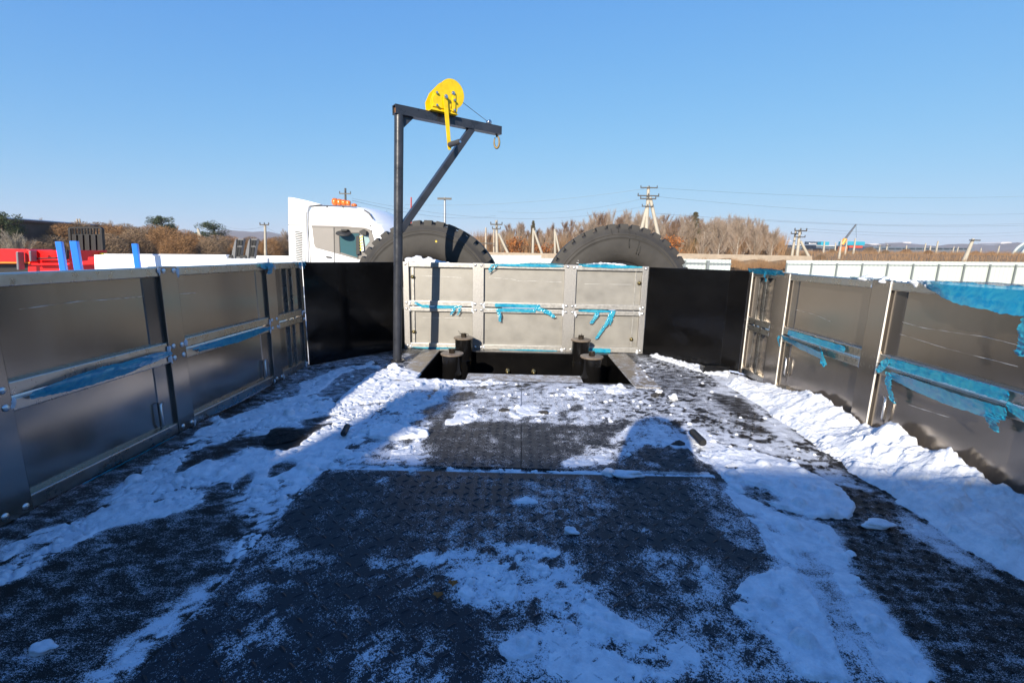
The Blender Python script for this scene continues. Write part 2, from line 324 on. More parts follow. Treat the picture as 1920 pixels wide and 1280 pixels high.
# ------------------------------------------------------------------ trailer deck
PIT = (-.585, .565, 2.335, 3.03)
GX0, GX1, GY0, GY1, ST = -1.268, 1.274, .30, 3.10, .004
def inside_deck(x, y):   # inside the chamfered front corners
    t = (y-2.55)/.55
    return np.abs(x) < np.where(y < 2.55, 1.272, 1.272-.43*t)
POLYS = '''
(0.5,0,0.06,"-1071,779 -1041,811 -1021,962 -803,1067 -647,847 -729,698 -706,574 -828,569"),
(0.56,0.0005,0.06,"-1303,2490 -1158,2748 -811,2975 -669,2829 -673,2220 -821,1683 -1037,1611 -1155,1603"),
(0.66,0.0005,0.04,"748,3013 988,2974 1166,2435 1070,1761 1046,1468 885,1380 813,1586 694,1793 596,1988 582,2331"),
(0.52,0,0.06,"909,1311 1005,1222 1051,1069 1061,877 800,634 658,628 743,847 771,1054"),
(0.97,0.014,0.014,"-1202,891 -1158,955 -1097,1014 -1154,1115 -1178,1220 -1188,1335 -1182,1444 -1228,1566 -1178,1704 -1146,1879 -1059,1993 -904,1982 -738,1689 -857,1624 -955,1539 -1054,1508 -1104,1414 -1081,1296 -982,1340 -958,1445 -835,1389 -732,1483 -625,1403 -646,1252 -740,1214 -808,1194 -914,1188 -881,1076 -933,1016 -1018,973 -1043,880 -1039,820 -1080,786"),
(0.9,0.024,0.012,"-1153,1174 -1168,1309 -1127,1370 -975,1303 -944,1186 -918,1087 -998,1044 -1060,1005 -1121,957 -1108,1026"),
(0.9,0.012,0.01,"-949,1342 -835,1389 -728,1318 -669,1340 -671,1202 -651,1075 -686,1013 -760,1044 -878,1206"),
(0.95,0.014,0.01,"-631,1419 -519,1409 -580,1291 -639,1236 -635,1116 -635,982 -639,900 -645,843 -675,862 -680,937 -693,1073 -701,1200 -678,1321"),
(0.9,0.008,0.01,"-636,834 -634,824 -631,741 -635,679 -639,614 -633,577 -715,573 -717,631 -691,700 -681,767 -654,806"),
(0.9,0.016,0.008,"-1140,799 -1102,825 -1076,843 -1035,796 -1055,764 -1080,749"),
(1,0.016,0.005,"-849,631 -844,643 -817,640 -805,628 -816,617 -833,618"),
(0.96,0.014,0.014,"-795,1456 -780,1686 -759,1994 -846,2415 -770,2567 -584,2440 -527,2314 -358,2329 -379,2025 -381,1715 -377,1594 -573,1517 -625,1403"),
(0.9,0.022,0.01,"-856,1986 -846,2415 -700,2267 -711,1998 -764,1812 -797,1628"),
(0.9,0.022,0.008,"-613,2006 -474,2058 -400,2107 -372,1911 -492,1819 -572,1861"),
(1,0.026,0.006,"-594,1579 -554,1646 -377,1594 -374,1544 -474,1509 -571,1521"),
(0.92,0.016,0.008,"-839,2535 -923,2552 -1020,2399 -987,2057 -1048,1970 -1150,2178 -1065,2513 -934,2685"),
(0.85,0.005,0.016,"-625,1403 -550,1504 -369,1555 -324,1343 -365,1297 -575,1277 -620,1267"),
(0.95,0.012,0.008,"-471,1464 -401,1482 -384,1339 -446,1335"),
(0.95,0.013,0.008,"-592,1413 -546,1424 -525,1323 -572,1313"),
(0.74,0.003,0.018,"-521,2284 -241,2299 185,2337 544,2289 746,1999 694,1735 469,1777 196,1699 -58,1709 -278,1753 -360,1843 -379,2025"),
(0.98,0.016,0.008,"-527,2314 -246,2360 -71,2304 -235,2240 -419,2186 -503,2197"),
(0.95,0.011,0.008,"-354,1810 -247,1865 -173,1804 -228,1697 -318,1663"),
(0.95,0.009,0.008,"201,2202 316,2250 322,2107 210,2033"),
(0.95,0.009,0.008,"-86,1898 33,1943 122,1846 28,1745 -59,1769"),
(1,0.014,0.006,"406,2296 520,2306 514,2157 400,2114"),
(0.85,0.006,0.016,"447,1776 672,1733 692,1578 844,1497 673,1297 593,1380 567,1501 402,1512 281,1380 119,1326 88,1368 245,1480 330,1628"),
(1,0.02,0.007,"622,1474 776,1510 865,1436 914,1318 928,1233 902,1155 840,1096 757,1096 696,1136 651,1188 601,1244 604,1344"),
(0.88,0.008,0.018,"588,1326 627,1201 696,1110 779,1066 723,912 697,801 680,694 667,628 430,619 409,711 400,774 507,860 542,903 566,1022 561,1155"),
(0.95,0.012,0.01,"457,849 578,905 575,824 539,705 518,622 439,619 423,700 379,773"),
(0.93,0.01,0.01,"697,815 685,723 667,638 632,618 589,616 617,709 654,799"),
(0.95,0.009,0.008,"630,1119 738,1088 754,1010 712,929 638,908 609,982"),
(0.62,0.002,0.022,"-271,864 -166,943 -42,970 83,936 129,834 194,778 257,717 295,642 279,604 -100,589 -71,658 -16,705 -117,738 -187,789"),
(0.97,0.013,0.009,"-53,929 22,952 91,899 95,833 122,789 164,737 221,692 197,674 128,699 64,733 5,770 -11,828 -34,884"),
(0.97,0.014,0.009,"-169,844 -109,872 -46,884 -22,827 -27,768 -98,749 -148,777"),
(0.95,0.011,0.008,"-276,882 -220,902 -138,916 -111,890 -167,869 -236,863"),
(0.93,0.01,0.009,"-62,664 -21,693 12,689 6,640 -34,629 -61,640"),
(0.86,0.006,0.016,"14,744 100,710 189,680 269,694 304,643 271,604 0,593 28,641"),
(0.6,0.002,0.025,"-766,933 -667,959 -544,944 -432,857 -469,791 -568,850"),
(0.55,0.002,0.025,"-409,858 -276,882 -176,852 -145,791 -230,788 -329,829"),
(0.55,0.002,0.03,"-338,680 -228,696 -162,654 -117,588 -299,581"),
(0.9,0.009,0.007,"-158,660 -148,665 -146,624 -145,587 -167,586 -159,624"),
(0.58,0.002,0.025,"-536,660 -489,748 -418,688 -446,603 -508,591"),
(0.62,0.003,0.025,"227,924 357,949 433,898 442,818 352,758 268,782"),
(0.62,0.003,0.025,"315,798 393,760 423,700 408,609 279,604 269,694"),
(0.55,0.001,0.025,"457,1284 573,1291 586,1117 582,1001 499,937 468,1039"),
(0.5,0.001,0.03,"-48,1254 178,1268 240,1098 115,998 -16,1085"),
(1,0.012,0.005,"-45,1122 -8,1159 31,1129 13,1114 -30,1112"),
(1,0.045,0.022,"1181,2469 1266,2294 1411,2172 1363,1842 1388,1624 1356,1337 1351,1062 1106,848 1075,947 1062,1081 1072,1211 1050,1371 1060,1546 1088,1792 1095,2065 1087,2356"),
(1,0.07,0.04,"1221,2430 1271,2203 1335,1972 1322,1696 1286,1333 1298,1016 1205,935 1186,1111 1183,1327 1190,1541 1205,1771 1203,2035"),
(0.8,0.004,0.022,"1087,2356 1075,2025 1070,1761 1037,1509 1024,1334 1037,1168 1037,1024 1040,901 996,859 964,999 941,1176 921,1382 894,1591 938,1942 951,2267"),
(0.8,0.005,0.014,"609,1952 737,1738 854,1588 959,1504 849,1506 712,1579 661,1704"),
(1,0.026,0.009,"879,3163 1032,3110 1233,2878 1257,2689 1169,2535 1053,2595 948,2849 860,3025"),
(0.1,-0.001,0.004,"-952,1525 -970,1584 -957,1617 -905,1615 -857,1582 -811,1515 -797,1460 -825,1423 -865,1429 -911,1471"),
(0.34,-0.001,0.01,"-1087,1260 -1105,1340 -1075,1424 -1011,1501 -961,1476 -978,1388 -1012,1308 -1035,1246 -1049,1221"),
(0.36,-0.001,0.009,"-807,1277 -793,1344 -735,1332 -734,1264 -763,1212"),
(0.36,-0.001,0.009,"-853,1191 -856,1274 -820,1242 -787,1121 -791,1081"),
(0.4,-0.001,0.008,"-904,1677 -847,1741 -774,1778 -809,1655 -857,1624"),
(0.42,-0.001,0.009,"-391,2024 -276,2117 -204,2039 -260,1980 -365,1941"),
(0.45,-0.001,0.01,"-450,1836 -378,1948 -291,1848 -295,1721 -396,1685"),
(0.3,-0.001,0.008,"-151,709 -116,725 -84,708 -87,679 -118,661 -140,677"),
(0.3,-0.001,0.008,"-95,662 -63,669 -48,638 -60,618 -84,599 -104,626"),
(0.35,-0.001,0.008,"-6,769 15,757 54,733 43,720 13,725 -11,742"),
(0.35,-0.001,0.009,"143,790 200,807 236,780 208,752 157,750"),
(0.52,-0.001,0.014,"700,2561 935,2709 975,2472 805,2164 683,2198"),
(0.4,-0.001,0.012,"932,2219 1057,2143 1014,1817 922,1810 897,2011"),
(0.35,-0.001,0.012,"853,1805 952,1782 978,1672 893,1666"),
(0.35,-0.001,0.01,"948,1296 1017,1237 1052,1168 983,1101 910,1134 918,1217"),
(0.7,-0.001,0.012,"623,963 675,965 642,827 582,674 554,615 511,613 555,729 593,872"),
(0.55,-0.001,0.01,"649,1279 714,1251 728,1192 666,1161 627,1201"),
(0.9,0.012,0.006,"-1260,1680 -1248,1711 -1210,1666 -1220,1637"),
'''
def fields():
    nx = int((GX1-GX0)/ST)+1; ny = int((GY1-GY0)/ST)+1
    xs = GX0+np.arange(nx)*ST; ys = GY0+np.arange(ny)*ST
    X, Y = np.meshgrid(xs, ys, indexing='ij')
    def pip(P):
        m = np.zeros(X.shape, bool); n = len(P)
        for i in range(n):
            x1, y1 = P[i]; x2, y2 = P[(i+1) % n]
            if y1 == y2: continue
            c = (Y > y1) != (Y > y2); xi = (x2-x1)*(Y-y1)/(y2-y1)+x1
            m ^= c & (X < xi)
        return m.astype(float)
    def blur(a, s):
        r = max(1, int(s/ST)); k = np.exp(-.5*(np.arange(-2*r, 2*r+1)/r)**2); k /= k.sum()
        for ax in (0, 1):
            p = np.pad(a, [(2*r, 2*r) if q == ax else (0, 0) for q in (0, 1)], mode='edge')
            a = sum(w*(p[i:i+a.shape[0], :] if ax == 0 else p[:, i:i+a.shape[1]]) for i, w in enumerate(k))
        return a
    cov = .36+.30*(fbm(X, Y, 5, 4, 3)-.5)
    cov[(X > -.62) & (X < .58) & (Y < 2.2)] -= .03
    T = np.zeros(X.shape); nE = fbm(X, Y, 22, 5, 11, .6); nE2 = fbm(X, Y, 9, 3, 31); nF = fbm(X, Y, 70, 2, 41)
    L = [l for l in POLYS.strip().split('\n')]
    for l in L:
        c, t, b, s = l.strip().strip('(),').split(',', 3)
        c, t, b = float(c), float(t), float(b)
        P = [tuple(int(q)/1000 for q in p.split(',')) for p in s.strip('"').split()]
        m = blur(pip(P), b)
        m2 = sstep(.32, .68, m+1.0*(nE-.5)+.4*(nE2-.5)+.25*(nF-.5))
        cm = blur(m2, .012) if t < .02 else m2
        c = c-.12 if .45 <= c <= .55 and t == 0 else c; cov = cov*(1-cm)+np.maximum(c if c < .8 else c*1.0, cov*(c >= .8))*cm
        if t < 0: T = T*(1-m2); continue
        if t > 0: T = np.maximum(T, t*(m2 if t < .04 else sstep(.12, .9, m+.35*(nE-.5))))
    # snow packed in the joint between the plates
    yl = 1.306+.016*X
    d = np.abs(Y-yl); r = (X > -.63) & (X < .582)
    m = sstep(.016, .008, d+.010*(nE-.5))*r
    T = np.maximum(T, .010*m); cov = np.maximum(cov, m)
    lump = fbm(X, Y, 30, 4, 51, .6); lump2 = fbm(X, Y, 11, 3, 71); fine = fbm(X, Y, 90, 3, 91, .6)
    wx = X+.02*(fbm(X, Y, 14, 3, 111)-.5); wy = Y+.02*(fbm(X, Y, 14, 3, 121)-.5)
    gap, cv = cells(wx, wy*1.25, 17, 5); gap2, cv2 = cells(wx+3, wy+1, 44, 15)
    broken = sstep(.46, .60, fbm(X, Y, 4, 3, 131))             # where the crust is broken into plates and crumbs
    soft = sstep(.36, .46, X)*sstep(1.32, 1.22, Y)*(X < 1.0); broken = broken*(1-.85*soft)
    T = T*(1-broken*.55*(1-cv))*(1-.35*broken*(1-cv2))
    H = T*(.25+.5*lump+.45*(lump2-.3)) + sstep(.002, .010, T)*(.004*np.abs(lump-.5)*2+.0035*(fine-.4)) - .0032
    crack = broken*sstep(.10, .03, gap)+.7*broken*sstep(.10, .02, gap2)*(cv > .45)
    thin = sstep(.012, .004, T)
    H -= .009*np.clip(crack, 0, 1)*(T < .035)+.006*broken*thin*sstep(.45, .7, fine)
    holes = sstep(.60, .72, fbm(X, Y, 18, 4, 141, .6))*(T < .02)*(1-.75*soft)
    hc = np.interp(Y, [.3,1.1,1.2,1.38,1.49,1.58,1.646,1.73,1.88,1.97,2.15,2.35,2.48], [.10,.09,.10,.105,.135,.075,.060,.078,.095,.082,.05,.022,0])
    dw = (1.277-X)/(.20+.05*(nE2-.5)+.03*(Y < 1.2)); bank = hc*np.clip(1-dw, 0, 1)**.85
    bank = bank*(.72+.55*lump2+.35*(lump-.5))+.012*sstep(0, .03, bank)*(cv-.5)*(dw < .8)+.006*sstep(0, .02, bank)*(fine-.5)
    H -= .012*holes; H = np.maximum(H, np.where(bank > .003, bank, -1)); cov = np.where(dw < 1, np.maximum(cov, .9), cov); cov = cov-np.where(T > 0, .38, .2)*holes*(cov > .6)
    cov = cov-.42*np.clip(crack, 0, 1)*(T > 0)*(T < .035)
    # clods
    rs = np.random.RandomState(5); n = 0
    while n < 1100:
        i, j = rs.randint(0, nx), rs.randint(0, ny)
        if rs.rand() > max(0, cov[i, j]-.45)*1.5: continue
        n += 1
        rad = .0035+.010*rs.rand()**4*(1.9 if T[i, j] > .008 else .8)
        k = int(rad/ST)+2; sl = (slice(max(0, i-k), i+k+1), slice(max(0, j-k), j+k+1))
        dx = X[sl]-xs[i]; dy = Y[sl]-ys[j]; q = rad*rad*(1+.9*(nE[sl]-.5))-dx*dx-dy*dy*(.6+.8*rs.rand())
        H[sl] = np.maximum(H[sl], np.where(q > 0, max(0, H[i, j])*.8+np.sqrt(np.maximum(q, 0))*.8, -1))
    pit = (X > PIT[0]-.002) & (X < PIT[1]+.002) & (Y > PIT[2]-.012+.01*(nE-.5)) & (Y < PIT[3])
    bad = pit | ~inside_deck(X, Y)
    H[bad] = -.01; cov = np.where(bad, 0, cov)
    return X, Y, xs, ys, np.clip(cov, 0, 1.1), H
FX, FY, fxs, fys, COV, SH = fields()
def cov_at(x, y):
    i = np.clip(np.round((np.asarray(x)-GX0)/ST).astype(int), 0, COV.shape[0]-1); j = np.clip(np.round((np.asarray(y)-GY0)/ST).astype(int), 0, COV.shape[1]-1)
    return COV[i, j]
def add_cover(me, k=1.0, d=0.0):
    n = len(me.vertices); co = np.empty(n*3); me.vertices.foreach_get('co', co); co = co.reshape(-1, 3)
    at = me.attributes.new('cover', 'FLOAT', 'POINT'); at.data.foreach_set('value', (cov_at(co[:, 0], co[:, 1])*k+d).astype(np.float32))
def base_z(x, y):
    z = np.zeros(np.shape(x))
    z = np.where((x > -.626) & (x < .572) & (y < 1.292+.016*x), .006, z)
    z = np.where((x > -.626) & (x < .572) & (y > 1.320+.016*x) & (y < 2.20), .006, z)
    return z
trailer = thing('trailer', 'black steel deck of the trailer with tread plates, square pit and black corner panels', 'trailer', (0, 1.5, -1.5))
def sheet(name, mat, keep, x0, x1, y0, y1, zf, st, skirt=.006, parent=trailer):
    nx = max(2, int(round((x1-x0)/st))+1); ny = max(2, int(round((y1-y0)/st))+1)
    xs = np.linspace(x0, x1, nx); ys = np.linspace(y0, y1, ny); vs = []; fs = []
    for i in range(nx):
        for j in range(ny): vs.append((xs[i], ys[j]+(.016*xs[i] if keep == 'skew' and j == ny-1 else 0), zf))
    for i in range(nx-1):
        for j in range(ny-1):
            if callable(keep) and not keep((xs[i]+xs[i+1])/2, (ys[j]+ys[j+1])/2): continue
            fs.append((i*ny+j, (i+1)*ny+j, (i+1)*ny+j+1, i*ny+j+1))
    mb = MB().add(vs, fs)
    if skirt:
        o = len(mb.v); P = [(xs[0],ys[0]),(xs[-1],ys[0]),(xs[-1],ys[-1]+(.016*xs[-1] if keep == 'skew' else 0)),(xs[0],ys[-1]+(.016*xs[0] if keep == 'skew' else 0))]
        mb.add([(a, b, zf) for a, b in P]+[(a, b, zf-skirt) for a, b in P], [(i, (i+1) % 4, 4+(i+1) % 4, 4+i) for i in range(4)])
    me = mb.mesh(name, mat); add_cover(me)
    return put(name, me, parent)
def deck_keep(x, y):
    return bool(inside_deck(np.array(abs(x)-.012), np.array(y))) and not (PIT[0] < x < PIT[1] and PIT[2] < y < PIT[3])
# deck floor: columns aligned to the pit edges
def deck():
    xs = np.concatenate([np.linspace(-1.31, PIT[0], 60)[:-1], np.linspace(PIT[0], PIT[1], 92)[:-1], np.linspace(PIT[1], 1.31, 62)])
    ys = np.concatenate([np.linspace(-.16, PIT[2], 190)[:-1], np.linspace(PIT[2], PIT[3], 56)[:-1], np.linspace(PIT[3], 3.13, 9)])
    vs = [(x, y, 0) for x in xs for y in ys]; ny = len(ys); fs = []
    for i in range(len(xs)-1):
        for j in range(ny-1):
            cx, cy = (xs[i]+xs[i+1])/2, (ys[j]+ys[j+1])/2
            if PIT[0] < cx < PIT[1] and PIT[2] < cy < PIT[3]: continue
            if abs(cx) > (1.31 if cy < 2.55 else 1.31-.43*(cy-2.55)/.55): continue
            fs.append((i*ny+j, (i+1)*ny+j, (i+1)*ny+j+1, i*ny+j+1))
    me = MB().add(vs, fs).mesh('deck_floor', DECK); add_cover(me); put('deck_floor', me, trailer)
deck()
sheet('tread_plate', TREAD, 'skew', -.625, .571, .02, 1.290, .006, .012)
sheet('tread_plate', TREAD, None, -.625, -.0225, 1.325, 2.20, .006, .012)
sheet('tread_plate', TREAD, None, -.0195, .571, 1.325, 2.20, .006, .012)
sheet('pit_frame_plate', FRAME, None, -.705, -.589, 2.26, 3.06, .005, .012)
sheet('pit_frame_plate', FRAME, None, .569, .70, 2.26, 3.06, .005, .012)
def lugs():
    mb = MB(); s = .031
    def lug(x, y, a, z, l=.0118, w_=.0034, h=.0021):
        c, q = math.cos(a), math.sin(a); P = []
        for u, v, k in ((-l,0,0),(-l*.5,-w_,0),(l*.5,-w_,0),(l,0,0),(l*.5,w_,0),(-l*.5,w_,0),(-l*.45,0,h),(l*.45,0,h)):
            P.append((x+u*c-v*q, y+u*q+v*c, z+k))
        mb.add(P, [(0,1,6),(1,2,7,6),(2,3,7),(3,4,7),(4,5,6,7),(5,0,6)])
    for i in range(-21, 20):
        for j in range(2, 72):
            x = -.02+i*s+rnd.uniform(-.0006,.0006); y = j*s*.985
            if not (-.612 < x < .558): continue
            if not (.05 < y < 1.272+.016*x or 1.342 < y < 2.185): continue
            if abs(x+.021) < .012 and y > 1.3: continue
            lug(x, y, math.radians(38 if (i+j) % 2 else -38), .0059)
    me = mb.mesh('tread_lugs', TREAD); add_cover(me, .86, -.02); o = put('tread_lugs', me, trailer); o['kind'] = 'stuff'
    # round anti-slip studs on the outer deck
    mb = MB(); s = .034
    for i in range(-40, 41):
        for j in range(10, 62):
            x = i*s+(j % 2)*s*.5; y = j*s*.92
            if x < .62 or abs(x) > 1.25 or float(cov_at(x, y)) > .66: continue
            r = .0085; P = [(x+r*math.cos(k*math.pi/3), y+r*math.sin(k*math.pi/3), -.0002) for k in range(6)]+[(x+r*.55*math.cos(k*math.pi/3), y+r*.55*math.sin(k*math.pi/3), .0030) for k in range(6)]
            mb.add(P, [(k, (k+1) % 6, 6+(k+1) % 6, 6+k) for k in range(6)]+[tuple(range(6, 12))])
    me = mb.mesh('deck_studs', DECK); add_cover(me, .72, -.03); o = put('deck_studs', me, trailer); o['kind'] = 'stuff'
lugs()
def pit():
    x0, x1, y0, y1 = PIT; d = -.36; mb = MB()
    mb.box(x0-.012, x0-.0005, y0, y1, d, -.001); mb.box(x1+.0005, x1+.012, y0, y1, d, -.001)
    mb.box(x0-.012, x1+.012, y1+.0005, y1+.012, d, -.001); mb.box(x0-.012, x1+.012, y0-.012, y0-.0005, d, -.001); mb.box(x0-.012, x1+.012, y0-.012, y1+.012, d-.01, d-.0005)
    pw = mb.build('pit_wall', BLACK, trailer, bevel=.002)
    MB().box(x0-.004, x1+.004, y1-.006, y1+.05, .001, .007).build('pit_edge_strip', BLACKM, trailer, bevel=.001)
    cb = MB().box(-.34, .33, 2.47, 2.62, -.052, -.04).box(-.34, .33, 2.47, 2.482, -.11, -.0521)
    me = cb.mesh('cross_bar', FRAME); me.attributes.new('cover', 'FLOAT', 'POINT').data.foreach_set('value', np.full(len(me.vertices), .62, np.float32)); put('cross_bar', me, trailer, bevel=.0015)
    bolt = MB().lathe([(0,-.045),(.006,-.045),(.006,-.028),(.014,-.028),(.014,-.012),(.017,-.012),(.017,0)], (0,0,0), 'y', 10).mesh('pit_bolt', BRASS, True)
    for x in (-.115, .065):
        o = put('pit_bolt', bolt, trailer, False); o.location = Vector((x, y1-.0005, -.128))-trailer.location
    # four capped spring pots with castle nuts and split pins
    bodym = MB().lathe([(0,-.44),(.056,-.44),(.058,-.436),(.058,-.16),(.0595,-.158),(.0595,-.152),(.058,-.150),(.058,-.012),(0,-.012)], (0,0,0), 'z', 40).mesh('spring_pot', BLACK, True)
    bodym.set_sharp_from_angle(angle=math.radians(35))
    capm = MB().lathe([(0,-.010),(.0655,-.010),(.067,-.008),(.067,-.001),(.0655,0),(0,0)], (0,0,0), 'z', 40).mesh('cap', pbr('rusty_cap', (.10,.075,.055), .5, 0, vscale=40, col2=(.22,.18,.14)), True)
    capm.set_sharp_from_angle(angle=math.radians(35))
    nb = MB().lathe([(0,.0),(.0175,.0),(.0185,.002),(.0185,.017),(.011,.017),(.011,.024),(0,.024)], (0,0,0), 'z', 6)
    for k in range(6):
        a = k*math.pi/3+.26; M = Matrix.Rotation(a, 4, 'Z'); nb.obox(M, .0108, .0178, -.0055, .0055, .0168, .026)
    nutm = nb.mesh('castle_nut', pbr('oily_nut', (.035,.026,.018), .35, .5, var=.3, vscale=90))
    pinm = MB().path([(-.028,-.004,.021),(-.01,-.002,.021),(.012,.002,.021),(.024,.006,.022),(.030,.014,.016),(.026,.020,.008)], .0016, 6).path([(-.012,-.006,.022),(-.026,-.016,.034),(-.034,-.024,.046)], .0013, 6).mesh('split_pin', BLACKM, True)
    for x, y, z, r in ((-.432,2.585,.090,.3), (.388,2.585,.092,1.1), (-.413,2.975,.113,.0), (.373,2.975,.118,.9)):
        o = put('spring_pot', bodym, trailer, False); o.location = Vector((x, y, z))-trailer.location; o.rotation_euler.z = r
        put('cap', capm, o, False); put('castle_nut', nutm, o, False); put('split_pin', pinm, o, False)
pit()
def corners():
    for s in (-1, 1):
        x0, x1 = (1.268, .846) if s < 0 else (1.278, .826)
        y0, y1 = (2.552, 3.095) if s < 0 else (2.655, 3.095)
        d = Vector((s*(x1-x0), y1-y0, 0)).normalized(); n = Vector((d.y, -d.x, 0))
        if n.y < 0: n = -n
        a = Vector((s*x0, y0, 0)); b = Vector((s*x1, y1, 0)); t = .006
        mb = MB()
        if s < 0: mb.prism([a, b, b+n*t, a+n*t], (0, 0, .598))
        else:
            # folded near the side board
            c = a+(b-a)*.16-n*.014
            mb.prism([a, c, c+n*t, a+n*t], (0, 0, .598)); mb.prism([c+(b-a)*.001, b, b+n*t, c+(b-a)*.001+n*t], (0, 0, .597))
        mb.v = [(p[0], p[1], p[2]+.001) for p in mb.v]
        mb.build('corner_panel', BLACK, trailer, bevel=.0015)
    # step box at the foot of the right panel
    MB().box(1.05, 1.20, 2.60, 2.66, .001, .045).build('hinge_block', BLACK, trailer, bevel=.004)
    # chassis under the deck, the lower load bed behind and the wheel shelf in front
    mb = MB().box(-1.275, 1.275, -.16, -.10, -1.0, -.012).box(-.6, -.42, -.1, 2.3, -.40, -.012).box(.42, .6, -.1, 2.3, -.40, -.012)
    mb.build('gooseneck_frame', BLACKM, trailer)
    MB().box(-1.27, 1.27, -4.7, -.165, -1.06, -.98).build('load_bed', BLACKM, trailer)
    MB().box(-1.2, 1.2, 3.13, 3.9, -.26, -.215).box(-.05, .05, 3.15, 3.8, -.214, -.03).build('wheel_shelf', BLACKM, trailer)
    MB().box(-.86, .84, 3.135, 3.16, .545, .585).build('shelf_rail', BLACKM, trailer)
    wheel = MB().lathe([(.2,-.15),(.42,-.15),(.48,-.11),(.48,.11),(.42,.15),(.2,.15)], (0,0,0), 'x', 28, True).mesh('axle_wheel', RUB, True)
    for y in (-2.0, -3.2, -4.3):
        for x in (-.95, .95):
            o = put('axle_wheel', wheel, trailer, False); o.location = Vector((x, y, -1.02 if 0 else -1.02))-trailer.location; o.scale = (1, .9, .9)
corners()
# ------------------------------------------------------------------ snow on the deck
def snow():
    nx, ny = SH.shape; keep = SH > 0.0004
    q = keep[:-1, :-1] | keep[1:, :-1] | keep[:-1, 1:] | keep[1:, 1:]
    I, J = np.nonzero(q)
    ids = np.stack([I*ny+J, (I+1)*ny+J, (I+1)*ny+J+1, I*ny+J+1], 1)
    u, inv = np.unique(ids, return_inverse=True); inv = inv.reshape(-1, 4)
    Z = base_z(FX, FY)+np.where(SH > 0, SH, -.003)
    co = np.stack([FX.ravel()[u], FY.ravel()[u], Z.ravel()[u]], 1)
    jit = (np.random.RandomState(9).rand(len(co), 2)-.5)*.0022; co[:, :2] += jit
    me = bpy.data.meshes.new('deck_snow'); me.vertices.add(len(co)); me.vertices.foreach_set('co', co.ravel())
    me.loops.add(inv.size); me.loops.foreach_set('vertex_index', inv.ravel().astype(np.int32))
    me.polygons.add(len(inv)); me.polygons.foreach_set('loop_start', np.arange(len(inv), dtype=np.int32)*4)
    me.update(calc_edges=True); me.validate(); me.shade_smooth(); me.materials.append(SNOW)
    o = bpy.data.objects.new('snow', me); COL.objects.link(o)
    tag(o, 'trampled snow lying in drifts and crusts on the black trailer deck', 'snow', None, 'stuff')
    print('snow faces', len(inv))
snow()
# ------------------------------------------------------------------ aluminium boards
RIV = MB().lathe([(0,.0045),(.004,.0042),(.0072,.0028),(.0092,.0006),(.0092,0)], (0,0,0), 'z', 10).lathe([(0,.0052),(.0022,.005),(.0022,.003)], (0,0,0), 'z', 6).mesh('rivet', RIVET, True)
def blob_mesh(seed):
    mb = MB(); r = random.Random(seed); n = 12; m = []
    vs = [(0,0,.0035)]
    for k in range(n):
        a = 2*math.pi*k/n; q = r.uniform(.006, .015)*(1.5 if math.sin(a) < -.5 and r.random() < .5 else 1); vs.append((math.cos(a)*q*.8, math.sin(a)*q*1.25, .0006))
    for k in range(n):
        a = 2*math.pi*k/n; vs.append((vs[1+k][0]*.55, vs[1+k][1]*.55, .0035+r.uniform(-.001, .0025)))
    fs = [(1+k, 1+(k+1) % n, 1+n+(k+1) % n, 1+n+k) for k in range(n)]+[(0, 1+n+k, 1+n+(k+1) % n) for k in range(n)]
    return mb.add(vs, fs).mesh('sealant', SEAL, True)
SEALS = [blob_mesh(i) for i in range(7)]
SUN_EDGE = pbr('sunlit_edge', (.62,.60,.56), .6)  # sunlight on the post flanks, put into a pale colour
RAILS = ((.003, .041), (.2645, .2965), (.3035, .339), (.568, .600))
